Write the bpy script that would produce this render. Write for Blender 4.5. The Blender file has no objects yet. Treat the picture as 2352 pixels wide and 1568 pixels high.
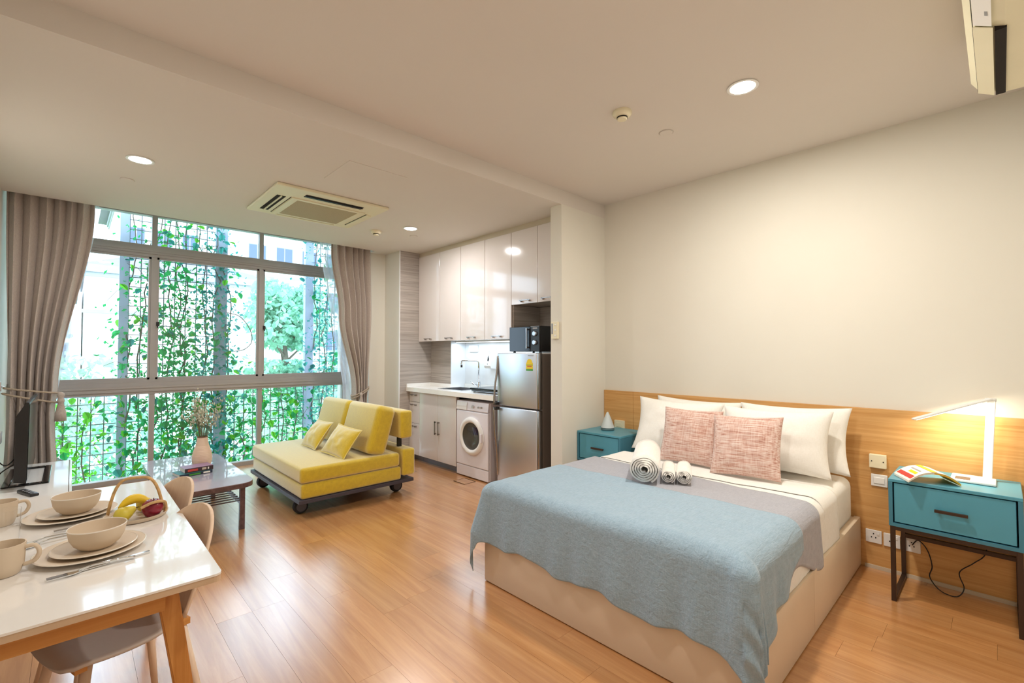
import bpy, bmesh, math, random
from mathutils import Vector, Matrix, Euler, noise
random.seed(7)
PI = math.pi
scene = bpy.context.scene
C = scene.collection

# ------------------------------------------------------------------ camera, sky, exposure
cam_data = bpy.data.cameras.new('camera'); cam_data.sensor_width = 36.0
cam_data.lens = 1065.0 / 2352.0 * 36.0
cam_data.clip_start = 0.02; cam_data.clip_end = 300
cam = bpy.data.objects.new('camera', cam_data); C.objects.link(cam)
cam.location = (0, 0, 1.40)
cam.rotation_euler = (math.radians(90 + 1.3955), 0, math.radians(46.523 - 90))
scene.camera = cam

SKY = 4.8
world = bpy.data.worlds.new('sky'); scene.world = world; world.use_nodes = True
wn = world.node_tree.nodes; wn.clear()
wo = wn.new('ShaderNodeOutputWorld'); wb = wn.new('ShaderNodeBackground')
wb.inputs[0].default_value = (0.66, 0.83, 1.0, 1); wb.inputs[1].default_value = SKY
world.node_tree.links.new(wb.outputs[0], wo.inputs[0])

scene.view_settings.view_transform = 'Standard'; scene.view_settings.look = 'None'
scene.view_settings.exposure = 0.45; scene.view_settings.gamma = 1.0
scene.view_settings.use_curve_mapping = False
scene.cycles.use_denoising = True
scene.cycles.use_adaptive_sampling = True; scene.cycles.adaptive_threshold = 0.04
scene.cycles.max_bounces = 8; scene.cycles.diffuse_bounces = 4; scene.cycles.glossy_bounces = 3; scene.cycles.transparent_max_bounces = 16
scene.cycles.sample_clamp_indirect = 6.0

# ------------------------------------------------------------------ materials
M = {}
def lin(c):
    return tuple((v / 12.92 if v <= 0.04045 else ((v + 0.055) / 1.055) ** 2.4) for v in (x / 255.0 for x in c))
def base_mat(name, rough=0.5, metal=0.0, spec=0.5, coat=0.0, sheen=0.0):
    m = bpy.data.materials.new(name); m.use_nodes = True
    p = m.node_tree.nodes['Principled BSDF']
    p.inputs['Roughness'].default_value = rough; p.inputs['Metallic'].default_value = metal
    p.inputs['Specular IOR Level'].default_value = spec
    p.inputs['Coat Weight'].default_value = coat; p.inputs['Sheen Weight'].default_value = sheen
    M[name] = m
    return m, m.node_tree, p
def col(c): return (*lin(c), 1)
def coords(nt, scale=(1, 1, 1), kind='Object'):
    t = nt.nodes.new('ShaderNodeTexCoord'); mp = nt.nodes.new('ShaderNodeMapping')
    mp.inputs['Scale'].default_value = scale
    nt.links.new(t.outputs[kind], mp.inputs['Vector'])
    return mp.outputs['Vector']
def noise_node(nt, vec, scale, detail=3, dist=0.0, rough=0.55):
    n = nt.nodes.new('ShaderNodeTexNoise'); n.inputs['Scale'].default_value = scale
    n.inputs['Detail'].default_value = detail; n.inputs['Distortion'].default_value = dist; n.inputs['Roughness'].default_value = rough
    nt.links.new(vec, n.inputs['Vector']); return n.outputs['Fac']
def ramp(nt, fac, stops):
    r = nt.nodes.new('ShaderNodeValToRGB'); e = r.color_ramp.elements
    while len(e) < len(stops): e.new(0.5)
    for i, (p, c) in enumerate(stops): e[i].position = p; e[i].color = c
    nt.links.new(fac, r.inputs['Fac']); return r.outputs['Color']
def bump(nt, p, fac, strength=0.2, dist=0.01):
    b = nt.nodes.new('ShaderNodeBump'); b.inputs['Strength'].default_value = strength; b.inputs['Distance'].default_value = dist
    nt.links.new(fac, b.inputs['Height']); nt.links.new(b.outputs['Normal'], p.inputs['Normal'])
def plain(name, c, rough=0.5, metal=0.0, var=0.04, scale=6.0, bmp=0.0, bscale=60.0, spec=0.5, coat=0.0, sheen=0.0):
    m, nt, p = base_mat(name, rough, metal, spec, coat, sheen)
    v = coords(nt); f = noise_node(nt, v, scale)
    a = lin(c); lo = tuple(x * (1 - var) for x in a); hi = tuple(min(1, x * (1 + var)) for x in a)
    nt.links.new(ramp(nt, f, [(0.3, (*lo, 1)), (0.7, (*hi, 1))]), p.inputs['Base Color'])
    if bmp: bump(nt, p, noise_node(nt, v, bscale, 4), bmp, 0.004)
    return m
def wood(name, c1, c2, axis='Y', rough=0.45, fine=14.0, vary=0.0, spec=0.5, knots=False, coat=0.0):
    m, nt, p = base_mat(name, rough, 0, spec, coat)
    sc = {'X': (0.7, fine, fine), 'Y': (fine, 0.7, fine), 'Z': (fine, fine, 0.7)}[axis]
    v = coords(nt, sc)
    if vary:
        oi = nt.nodes.new('ShaderNodeObjectInfo'); ad = nt.nodes.new('ShaderNodeVectorMath'); ad.operation = 'ADD'
        mu = nt.nodes.new('ShaderNodeVectorMath'); mu.operation = 'SCALE'; mu.inputs[0].default_value = (17, 31, 47)
        nt.links.new(oi.outputs['Random'], mu.inputs['Scale'])
        nt.links.new(v, ad.inputs[0]); nt.links.new(mu.outputs[0], ad.inputs[1]); v = ad.outputs[0]
    f = noise_node(nt, v, 1.6, 6, 0.9, 0.65)
    cc = ramp(nt, f, [(0.28, col(c2)), (0.47, col(tuple((a + b) / 2 for a, b in zip(c1, c2)))), (0.66, col(c1))])
    if knots:
        v2 = coords(nt, (7, 1.9, 7)) if axis == 'Y' else coords(nt, (1.9, 7, 7))
        ad2 = nt.nodes.new('ShaderNodeVectorMath'); ad2.operation = 'ADD'; nt.links.new(v2, ad2.inputs[0]); nt.links.new(mu.outputs[0], ad2.inputs[1])
        vo = nt.nodes.new('ShaderNodeTexVoronoi'); vo.inputs['Scale'].default_value = 0.55; nt.links.new(ad2.outputs[0], vo.inputs['Vector'])
        kf = ramp(nt, vo.outputs['Distance'], [(0.02, (1, 1, 1, 1)), (0.06, (0, 0, 0, 1))])
        mx = nt.nodes.new('ShaderNodeMixRGB'); mx.inputs[2].default_value = col(tuple(x * 0.68 for x in c2))
        nt.links.new(kf, mx.inputs[0]); nt.links.new(cc, mx.inputs[1]); cc = mx.outputs[0]
    if vary:
        hs = nt.nodes.new('ShaderNodeHueSaturation'); mr = nt.nodes.new('ShaderNodeMapRange')
        mr.inputs[3].default_value = 1 - vary; mr.inputs[4].default_value = 1 + vary
        nt.links.new(oi.outputs['Random'], mr.inputs[0]); nt.links.new(mr.outputs[0], hs.inputs['Value'])
        nt.links.new(cc, hs.inputs['Color']); cc = hs.outputs[0]
    nt.links.new(cc, p.inputs['Base Color'])
    bump(nt, p, f, 0.05, 0.002)
    return m
def weave(name, c, c2, freq=260.0, rough=0.9, sheen=0.3, bmp=0.25, crinkle=0.0):
    m, nt, p = base_mat(name, rough, 0, 0.2, 0, sheen)
    v = coords(nt); n1 = noise_node(nt, coords(nt, (freq, freq * .15, freq)), 1.0, 2); n2 = noise_node(nt, coords(nt, (freq * .15, freq, freq * .15)), 1.0, 2)
    mx = nt.nodes.new('ShaderNodeMath'); mx.operation = 'ADD'; nt.links.new(n1, mx.inputs[0]); nt.links.new(n2, mx.inputs[1])
    hf = nt.nodes.new('ShaderNodeMath'); hf.operation = 'MULTIPLY'; hf.inputs[1].default_value = 0.5; nt.links.new(mx.outputs[0], hf.inputs[0])
    nt.links.new(ramp(nt, hf.outputs[0], [(0.35, col(c2)), (0.65, col(c))]), p.inputs['Base Color'])
    hgt = hf.outputs[0]
    if crinkle:
        n3 = noise_node(nt, coords(nt, (6, 34, 34)), 1.0, 5, 0.6); sm = nt.nodes.new('ShaderNodeMath'); sm.operation = 'MULTIPLY_ADD'
        sm.inputs[1].default_value = crinkle; nt.links.new(n3, sm.inputs[0]); nt.links.new(hgt, sm.inputs[2]); hgt = sm.outputs[0]
    bump(nt, p, hgt, bmp, 0.004)
    return m
def emit(name, c, strength):
    m, nt, p = base_mat(name)
    p.inputs['Base Color'].default_value = (0.9, 0.9, 0.9, 1)
    p.inputs['Emission Color'].default_value = (*c, 1); p.inputs['Emission Strength'].default_value = strength
    return m
def glass(name, tint=(1, 1, 1), gloss=0.02):
    m = bpy.data.materials.new(name); m.use_nodes = True; nt = m.node_tree; nt.nodes.clear(); M[name] = m
    o = nt.nodes.new('ShaderNodeOutputMaterial'); mix = nt.nodes.new('ShaderNodeMixShader')
    t = nt.nodes.new('ShaderNodeBsdfTransparent'); g = nt.nodes.new('ShaderNodeBsdfGlossy'); lw = nt.nodes.new('ShaderNodeLayerWeight')
    pw = nt.nodes.new('ShaderNodeMath'); pw.operation = 'POWER'; pw.inputs[1].default_value = 4.0
    ma = nt.nodes.new('ShaderNodeMath'); ma.operation = 'MULTIPLY_ADD'; ma.inputs[1].default_value = 0.75; ma.inputs[2].default_value = 0.04
    t.inputs[0].default_value = (*tint, 1); g.inputs['Roughness'].default_value = gloss; lw.inputs[0].default_value = 0.5
    nt.links.new(lw.outputs['Facing'], pw.inputs[0]); nt.links.new(pw.outputs[0], ma.inputs[0]); nt.links.new(ma.outputs[0], mix.inputs[0])
    nt.links.new(t.outputs[0], mix.inputs[1]); nt.links.new(g.outputs[0], mix.inputs[2])
    nt.links.new(mix.outputs[0], o.inputs[0]); return m
def translucent(name, c, trans=0.4, alpha=1.0):
    m = bpy.data.materials.new(name); m.use_nodes = True; nt = m.node_tree; nt.nodes.clear(); M[name] = m
    o = nt.nodes.new('ShaderNodeOutputMaterial'); mix = nt.nodes.new('ShaderNodeMixShader'); mix.inputs[0].default_value = trans
    d = nt.nodes.new('ShaderNodeBsdfDiffuse'); t = nt.nodes.new('ShaderNodeBsdfTranslucent')
    f = noise_node(nt, coords(nt), 5.0); oi = nt.nodes.new('ShaderNodeObjectInfo')
    a = lin(c); cc = ramp(nt, f, [(0.3, (*[x * .82 for x in a], 1)), (0.7, (*[min(1, x * 1.18) for x in a], 1))])
    hs = nt.nodes.new('ShaderNodeHueSaturation'); mr = nt.nodes.new('ShaderNodeMapRange'); mr.inputs[3].default_value = .8; mr.inputs[4].default_value = 1.25
    nt.links.new(oi.outputs['Random'], mr.inputs[0]); nt.links.new(mr.outputs[0], hs.inputs['Value']); nt.links.new(cc, hs.inputs['Color'])
    nt.links.new(hs.outputs[0], d.inputs[0]); nt.links.new(hs.outputs[0], t.inputs[0])
    nt.links.new(d.outputs[0], mix.inputs[1]); nt.links.new(t.outputs[0], mix.inputs[2])
    last = mix.outputs[0]
    if alpha < 1:
        m2 = nt.nodes.new('ShaderNodeMixShader'); m2.inputs[0].default_value = alpha; tr = nt.nodes.new('ShaderNodeBsdfTransparent')
        nt.links.new(tr.outputs[0], m2.inputs[1]); nt.links.new(last, m2.inputs[2]); last = m2.outputs[0]
    nt.links.new(last, o.inputs[0]); return m

plain('wall_paint', (228, 223, 212), 0.85, var=0.015, scale=1.5, bmp=0.03, bscale=120, spec=0.2)
plain('ceiling_paint', (224, 216, 208), 0.9, var=0.012, scale=1.2, spec=0.15)
plain('sub_floor', (90, 60, 34), 0.8)
wood('plank_oak', (216, 160, 104), (186, 124, 70), 'Y', 0.30, 11.0, vary=0.09, spec=0.6, knots=True, coat=1.0)
M['plank_oak'].node_tree.nodes['Principled BSDF'].inputs['Coat Roughness'].default_value = 0.22
M['plank_oak'].node_tree.nodes['Principled BSDF'].inputs['Coat IOR'].default_value = 2.0
wood('panel_oak', (221, 172, 112), (196, 142, 80), 'Y', 0.5, 26.0, spec=0.35)
wood('grey_laminate', (196, 186, 178), (150, 140, 132), 'X', 0.4, 30.0, spec=0.4)
wood('grey_laminate_y', (196, 186, 178), (150, 140, 132), 'Y', 0.4, 30.0, spec=0.4)
plain('gloss_cabinet', (226, 216, 212), 0.10, var=0.01, scale=0.8, spec=0.6, coat=0.3)
plain('strip_beige', (205, 190, 168), 0.5, var=0.02)
plain('kick_grey', (128, 128, 136), 0.3, 0.5)
plain('splash_tile', (236, 238, 240), 0.4, var=0.02, scale=3)
plain('quartz', (248, 246, 242), 0.10, var=0.01, spec=0.55)
plain('steel', (196, 198, 204), 0.28, 1.0, var=0.04, scale=2.0)
plain('brushed_steel', (214, 217, 224), 0.33, 0.85, var=0.03, scale=1.2)
plain('chrome', (225, 228, 232), 0.08, 1.0, var=0.01)
plain('dark_chrome', (168, 162, 158), 0.25, 1.0, var=0.02)
plain('fridge_side', (122, 108, 98), 0.45, 0.3)
plain('white_plastic', (240, 238, 236), 0.35, var=0.01)
plain('appliance_white', (236, 230, 236), 0.3, var=0.01)
plain('cream_plastic', (236, 226, 196), 0.45, var=0.015)
plain('ac_cream', (232, 224, 194), 0.45, var=0.02)
plain('grille_tan', (176, 160, 128), 0.7, var=0.05, scale=90)
plain('black_plastic', (26, 24, 25), 0.35, var=0.05)
plain('black_gloss', (10, 11, 14), 0.10, var=0.05, spec=0.35)
plain('black_matte', (34, 31, 30), 0.6, var=0.05)
plain('dark_slot', (30, 22, 18), 0.9)
plain('alu_frame', (176, 170, 168), 0.45, 0.25, var=0.03, spec=0.4)
plain('rubber', (32, 31, 33), 0.8)
plain('caster_grey', (84, 80, 86), 0.45)
plain('plate_frame', (70, 66, 78), 0.45, 0.2)
weave('curtain_cloth', (200, 186, 176), (176, 162, 153), 300, 0.85, 0.2, 0.1)
translucent('sheer_cloth', (225, 230, 245), 0.5, 0.55)
plain('rope_cloth', (178, 160, 140), 0.8, var=0.15, scale=140, bmp=0.5, bscale=220)
weave('mustard_velvet', (216, 186, 20), (198, 166, 12), 220, 0.6, 1.0, 0.08)
M['mustard_velvet'].node_tree.nodes['Principled BSDF'].inputs['Sheen Roughness'].default_value = 0.55
wood('walnut_dark', (112, 86, 86), (72, 52, 54), 'Y', 0.3, 20.0, spec=0.6)
plain('walnut_top_glare', (168, 162, 176), 0.22, var=0.03, scale=4, spec=0.7, coat=0.8)  # dark wood; window glare on it is painted in as a paler base
plain('stoneware', (216, 197, 174), 0.55, spec=0.3, var=0.03, scale=10)
plain('stoneware_rim', (236, 226, 214), 0.25, var=0.01)
plain('vase_clay', (224, 196, 172), 0.8, var=0.05)
plain('vase_rim', (120, 84, 66), 0.7)
plain('dry_stem', (124, 116, 84), 0.9, var=0.2)
plain('dry_flower', (196, 194, 172), 0.9, var=0.25, scale=80)
plain('table_white', (244, 240, 236), 0.10, var=0.008, spec=0.6, coat=0.3)
plain('table_edge', (205, 176, 146), 0.5)
wood('ash_leg', (214, 152, 84), (186, 120, 52), 'Z', 0.5, 22.0)
wood('ash_rail', (214, 152, 84), (186, 120, 52), 'X', 0.5, 22.0)
wood('chair_ply', (238, 212, 188), (226, 196, 168), 'Z', 0.55, 14.0)
plain('chair_shell', (208, 196, 190), 0.5, var=0.02)
plain('banana', (238, 200, 40), 0.5, var=0.1, scale=20)
plain('apple_red', (134, 26, 48), 0.25, var=0.3, scale=14)
plain('pear_yellow', (216, 196, 70), 0.45, var=0.12, scale=18)
plain('wicker', (206, 166, 112), 0.7, var=0.2, scale=60, bmp=0.5, bscale=130)
plain('stem_brown', (80, 58, 36), 0.8)
plain('bed_beige', (226, 204, 178), 0.55, var=0.015, bmp=0.06, bscale=220)
weave('white_linen', (246, 243, 238), (238, 235, 229), 300, 0.85, 0.15, 0.06)
weave('white_cotton', (247, 244, 238), (240, 236, 228), 260, 0.85, 0.15, 0.06)
weave('blue_throw', (164, 186, 202), (144, 168, 186), 240, 0.9, 0.25, 0.6, crinkle=3.0)
weave('grey_throw', (178, 178, 186), (160, 160, 170), 240, 0.9, 0.25, 0.5, crinkle=2.0)
weave('towel_terry', (250, 246, 240), (240, 234, 226), 180, 0.95, 0.4, 0.5)
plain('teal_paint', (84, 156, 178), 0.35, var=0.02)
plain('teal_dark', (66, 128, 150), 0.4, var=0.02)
plain('bronze_metal', (74, 58, 48), 0.4, 0.6)
plain('lamp_white', (238, 238, 236), 0.35, var=0.01)
plain('paper', (244, 240, 228), 0.8, var=0.02)
plain('cover_yellow', (240, 186, 44), 0.5)
plain('cone_grey', (206, 214, 216), 0.45, var=0.02)
plain('cone_base', (92, 122, 128), 0.4)
plain('cord_black', (30, 26, 24), 0.6)
plain('cord_brown', (92, 62, 40), 0.6)
plain('label_yellow', (238, 208, 30), 0.5); plain('label_green', (70, 150, 50), 0.5); plain('label_red', (206, 70, 60), 0.5); plain('print_grey', (150, 150, 152), 0.6)
plain('post_steel', (172, 182, 204), 0.6, 0.1, var=0.05)
plain('wire_grey', (112, 118, 124), 0.6, 0.2)
plain('vine_wood', (112, 100, 88), 0.9, var=0.2)
translucent('leaf_green', (48, 164, 92), 0.45)
translucent('leaf_lime', (104, 190, 60), 0.5)
translucent('leaf_teal', (64, 150, 140), 0.4)
translucent('tree_green_haze', (150, 196, 172), 0.35)  # both tree colours: overexposed daylight haze painted in as paler leaves
translucent('tree_pale_haze', (186, 214, 192), 0.35)
plain('facade_white', (238, 236, 232), 0.8, var=0.02, scale=0.6)
plain('facade_trim', (156, 158, 166), 0.8)
plain('roof_grey', (118, 112, 124), 0.8, var=0.06)
plain('window_grey', (84, 98, 122), 0.3)
plain('grass', (120, 160, 96), 0.95, var=0.15)
plain('shirt_purple', (150, 130, 200), 0.8)
glass('clear_glass'); glass('pane_glass', (0.97, 0.99, 1.0), 0.01); glass('door_glass', (0.35, 0.36, 0.34), 0.03)
emit('downlight_glow', (1.0, 0.97, 0.88), 14.0)
emit('led_cool', (0.80, 0.92, 1.0), 4.0)
emit('lamp_led', (1.0, 0.88, 0.66), 8.0)
# pink slub weave
m, nt, p = base_mat('pink_slub', 0.9, 0, 0.2, 0, 0.3)
f1 = noise_node(nt, coords(nt, (60, 6, 210)), 1.0, 3, 0.3); f2 = noise_node(nt, coords(nt, (60, 120, 12)), 1.0, 2)
ad = nt.nodes.new('ShaderNodeMath'); ad.operation = 'MULTIPLY_ADD'; ad.inputs[1].default_value = 0.35
nt.links.new(f2, ad.inputs[0]); nt.links.new(f1, ad.inputs[2])
nt.links.new(ramp(nt, ad.outputs[0], [(0.44, col((166, 112, 98))), (0.60, col((204, 160, 144))), (0.80, col((228, 206, 196)))]), p.inputs['Base Color'])
bump(nt, p, ad.outputs[0], 0.4, 0.004)

# ------------------------------------------------------------------ mesh helpers
def thicken(bm, V, fs, t):
    """give a vertex grid a second skin, offset along the vertex normals, and close its border"""
    bm.normal_update()
    W = [[bm.verts.new(v.co - v.normal * t) for v in row] for row in V]
    nu, nv = len(V) - 1, len(V[0]) - 1
    for i in range(nu):
        for j in range(nv): bm.faces.new((W[i][j], W[i][j + 1], W[i + 1][j + 1], W[i + 1][j]))
    for i in range(nu):
        bm.faces.new((V[i][0], W[i][0], W[i + 1][0], V[i + 1][0])); bm.faces.new((V[i + 1][nv], W[i + 1][nv], W[i][nv], V[i][nv]))
    for j in range(nv):
        bm.faces.new((V[0][j + 1], W[0][j + 1], W[0][j], V[0][j])); bm.faces.new((V[nu][j], W[nu][j], W[nu][j + 1], V[nu][j + 1]))
class MB:
    def __init__(s): s.bm = bmesh.new()
    def box(s, x0, x1, y0, y1, z0, z1, bev=0.0, seg=2, mat=None):
        r = bmesh.ops.create_cube(s.bm, size=1.0); vs = r['verts']
        for v in vs:
            v.co = Vector((x0 + (v.co.x + .5) * (x1 - x0), y0 + (v.co.y + .5) * (y1 - y0), z0 + (v.co.z + .5) * (z1 - z0)))
        if bev > 0:
            es = list({e for v in vs for e in v.link_edges})
            r = bmesh.ops.bevel(s.bm, geom=es, offset=bev, segments=seg, profile=0.5, affect='EDGES')
            vs = list({v for f in r['faces'] for v in f.verts} | {v for v in vs if v.is_valid})
        if mat is not None: bmesh.ops.transform(s.bm, matrix=mat, verts=[v for v in vs if v.is_valid])
        return s
    def prism(s, pts, axis, a0, a1):
        """polygon pts (2D) extruded along axis; the two other axes in order"""
        def P(p, a): return {'X': (a, p[0], p[1]), 'Y': (p[0], a, p[1]), 'Z': (p[0], p[1], a)}[axis]
        A = [s.bm.verts.new(P(p, a0)) for p in pts]; B = [s.bm.verts.new(P(p, a1)) for p in pts]
        n = len(pts)
        fs = [s.bm.faces.new(A), s.bm.faces.new(B[::-1])]
        for i in range(n): fs.append(s.bm.faces.new((A[i], B[i], B[(i + 1) % n], A[(i + 1) % n])))
        bmesh.ops.recalc_face_normals(s.bm, faces=fs); return s
    def lathe(s, prof, n=32, loc=(0, 0, 0), mat=None, cap=True):
        rings = []
        for r, z in prof:
            rings.append([s.bm.verts.new((max(r, 1e-4) * math.cos(2 * PI * i / n), max(r, 1e-4) * math.sin(2 * PI * i / n), z)) for i in range(n)])
        fs = []
        for a, b in zip(rings, rings[1:]):
            for i in range(n): fs.append(s.bm.faces.new((a[i], a[(i + 1) % n], b[(i + 1) % n], b[i])))
        op0, op1 = prof[0][0] > 2e-4, prof[-1][0] > 2e-4
        if op0 and op1:                       # a ring: close the section instead of capping the hole
            if len(prof) > 2:
                for i in range(n): fs.append(s.bm.faces.new((rings[-1][i], rings[-1][(i + 1) % n], rings[0][(i + 1) % n], rings[0][i])))
        elif cap and op0: fs.append(s.bm.faces.new(rings[0][::-1]))
        elif cap and op1: fs.append(s.bm.faces.new(rings[-1]))
        bmesh.ops.recalc_face_normals(s.bm, faces=fs)
        vs = [v for r in rings for v in r]
        T = Matrix.Translation(loc)
        if mat is not None: T = T @ mat
        bmesh.ops.transform(s.bm, matrix=T, verts=vs); return s
    def tube(s, pts, r, n=8, closed=False):
        pts = [Vector(p) for p in pts]; rad = r if isinstance(r, (list, tuple)) else [r] * len(pts)
        rings = []; up = None
        for i, p in enumerate(pts):
            a = pts[i - 1] if (i > 0 or closed) else p; b = pts[(i + 1) % len(pts)] if (i < len(pts) - 1 or closed) else p
            t = (b - a).normalized()
            if up is None: up = Vector((0, 0, 1)) if abs(t.z) < .9 else Vector((1, 0, 0))
            x = t.cross(up).normalized(); y = x.cross(t).normalized(); up = y
            rings.append([s.bm.verts.new(p + rad[i] * (math.cos(2 * PI * k / n) * x + math.sin(2 * PI * k / n) * y)) for k in range(n)])
        L = len(rings)
        for i in range(L if closed else L - 1):
            a, b = rings[i], rings[(i + 1) % L]
            for k in range(n): s.bm.faces.new((a[k], a[(k + 1) % n], b[(k + 1) % n], b[k]))
        if not closed: s.bm.faces.new(rings[0][::-1]); s.bm.faces.new(rings[-1])
        return s
    def grid(s, fn, nu, nv, thick=0.0):
        V = [[s.bm.verts.new(fn(i / nu, j / nv)) for j in range(nv + 1)] for i in range(nu + 1)]
        fs = [s.bm.faces.new((V[i][j], V[i + 1][j], V[i + 1][j + 1], V[i][j + 1])) for i in range(nu) for j in range(nv)]
        if thick: thicken(s.bm, V, fs, thick)
        return s
    def bar(s, a, b, w, h):
        """square bar from a to b"""
        a, b = Vector(a), Vector(b); t = (b - a); L = t.length; q = t.to_track_quat('Z', 'Y').to_matrix().to_4x4()
        return s.box(-w / 2, w / 2, -h / 2, h / 2, 0, L, 0.0, mat=Matrix.Translation(a) @ q)
    def out(s, name, mat, parent=None, smooth=False, loc=None, world=True):
        me = bpy.data.meshes.new(name)
        if parent is not None and world:
            bmesh.ops.translate(s.bm, vec=-Vector(parent.get('_wl', tuple(parent.location))), verts=s.bm.verts)
        elif loc is not None and world: bmesh.ops.translate(s.bm, vec=-Vector(loc), verts=s.bm.verts)
        s.bm.to_mesh(me); s.bm.free()
        if smooth:
            for pl in me.polygons: pl.use_smooth = True
            if smooth != 'all': me.set_sharp_from_angle(angle=math.radians(40))
        me.materials.append(M[mat])
        o = bpy.data.objects.new(name, me); C.objects.link(o)
        if parent is not None: o.parent = parent
        elif loc is not None: o.location = loc
        return o
WL = {}
def tag(o, label=None, cat=None, group=None, kind=None):
    if label: o['label'] = label
    if cat: o['category'] = cat
    if group: o['group'] = group
    if kind: o['kind'] = kind
    return o
def thing(name, label, cat, loc=(0, 0, 0), rotz=0.0, group=None):
    o = bpy.data.objects.new(name, None); C.objects.link(o); o.location = loc; o.rotation_euler = (0, 0, rotz)
    o.empty_display_size = 0.1
    return tag(o, label, cat, group)
def struct(o): o['kind'] = 'structure'; return o
def copy_tree(o, parent=None):
    c = o.copy(); C.objects.link(c); c.parent = parent
    if parent is not None: c.matrix_parent_inverse = o.matrix_parent_inverse.copy()
    for ch in [x for x in bpy.data.objects if x.parent == o]: copy_tree(ch, c)
    return c
def sub(mb, name, mat, part, smooth=False):
    """sub-part: part is a mesh child of a thing at origin offset = thing location"""
    root = part.parent
    bmesh.ops.translate(mb.bm, vec=-Vector(root.location), verts=mb.bm.verts)
    return mb.out(name, mat, part, smooth, world=False)

def bez(pts, n=8):
    P = [Vector(p) for p in pts]; out = []
    for i in range(len(P) - 1):
        p0, p1, p2, p3 = P[max(i - 1, 0)], P[i], P[i + 1], P[min(i + 2, len(P) - 1)]
        for k in range(n):
            s = k / n; out.append(.5 * ((2 * p1) + (-p0 + p2) * s + (2 * p0 - 5 * p1 + 4 * p2 - p3) * s * s + (-p0 + 3 * p1 - 3 * p2 + p3) * s ** 3))
    return out + [P[-1]]

# room constants
XL, XH, YB, YP, ZH, ZL = -0.445, 3.836, -0.32, 2.704, 2.871, 2.74
XP, YP2 = 3.178, 2.835
YC, YWALL, YW = 5.65, 5.80, 6.50
XK, YK = 3.10, 5.40

# ------------------------------------------------------------------ room shell
fl = struct(MB().box(XL, XH, YB, YW + .12, -.08, -.012).out('floor', 'sub_floor'))
PWD = 0.168; x = XL; row = 0
while x < XH - .01:
    x1 = min(x + PWD, XH); y = YB - random.uniform(0, 1.0) - (row % 3) * .37
    while y < YW:
        y0, y1 = max(y, YB), min(y + 1.22, YW + .05)
        if y1 - y0 > .02:
            MB().box(x + .0004, x1 - .0004, y0 + .0004, y1 - .0004, -.012, random.uniform(-.0002, 0)).out('plank', 'plank_oak', fl, world=False)
        y += 1.22
    x = x1; row += 1
struct(MB().box(XL - .1, XL, YB - .1, YW + .3, -.08, ZH + .3).out('wall_left', 'wall_paint'))
struct(MB().box(XH, XH + .1, YB - .1, YK + .1, -.08, ZH + .1).out('wall_right', 'wall_paint'))
struct(MB().box(XL - .1, XH + .1, YB - .1, YB, -.08, ZH + .1).out('wall_back', 'wall_paint'))
struct(MB().box(XL - .1, XH + .1, YB - .1, YP, ZH, ZH + .1).out('ceiling', 'ceiling_paint'))
struct(MB().box(XL - .1, XH + .1, YP, YC, ZL, ZH + .1).box(2.87, XH + .1, YC, YWALL + .1, ZL, ZH + .1).out('ceiling_lower', 'ceiling_paint'))
struct(MB().box(XL - .1, 2.87, YC, YW + .3, 3.02, 3.12).box(XL, 2.87, YC - .02, YC - .001, ZH + .1, 3.05).out('ceiling_pocket', 'ceiling_paint'))
struct(MB().box(XP, XH, YP, YP2, 0, ZL).out('wall_pillar', 'wall_paint'))
struct(MB().box(2.87, XK, YWALL, YWALL + .12, -.05, ZL).box(2.87, 2.99, YWALL + .12, YW + .3, -.05, 3.05).box(XK, XK + .12, YK + .012, YWALL + .12, -.05, ZL).box(XK + .12, XH + .1, YK + .012, YK + .1, -.05, ZL).out('wall_window', 'wall_paint'))
struct(MB().box(XL - .1, 3.0, YW + .02, YW + .3, 2.98, 3.3).box(XL - .1, 3.0, YW + .02, YW + .3, -.5, -.002).out('wall_front', 'wall_paint'))
struct(MB().box(XK, 3.586, YK - .002, YK + .012, 0, ZL).out('wall_kitchen', 'grey_laminate'))
struct(MB().box(3.586, XH, 4.946, YK + .012, 0, ZL).out('wall_boxing', 'grey_laminate_y'))
struct(MB().box(3.587, XH - .015, 4.936, 4.9455, .95, 1.55).out('wall_splash', 'splash_tile'))
struct(MB().box(XK - .008, XK + .001, YK - .004, YK + .012, 0, ZL).out('trim_1', 'white_plastic'))
struct(MB().box(XH - .014, XH - .001, YP2, 4.946, .9, 1.62).out('wall_backsplash', 'splash_tile'))
struct(MB().box(3.395, 3.415, YP2, YK - .003, 2.685, ZL).out('trim_2', 'strip_beige'))
bb = struct(MB().box(XH - .034, XH - .024, YB, .64, 0.0, .022).out('baseboard_right', 'strip_beige'))
struct(MB().box(2.874, XK - .001, YWALL - .012, YWALL, 0, .06).out('baseboard_window', 'white_plastic'))
# ceiling access panel in the lowered ceiling
struct(MB().box(1.38, 1.832, 3.1, 3.55, ZL - .003, ZL + .002).out('trim_3', 'ceiling_paint'))

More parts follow.
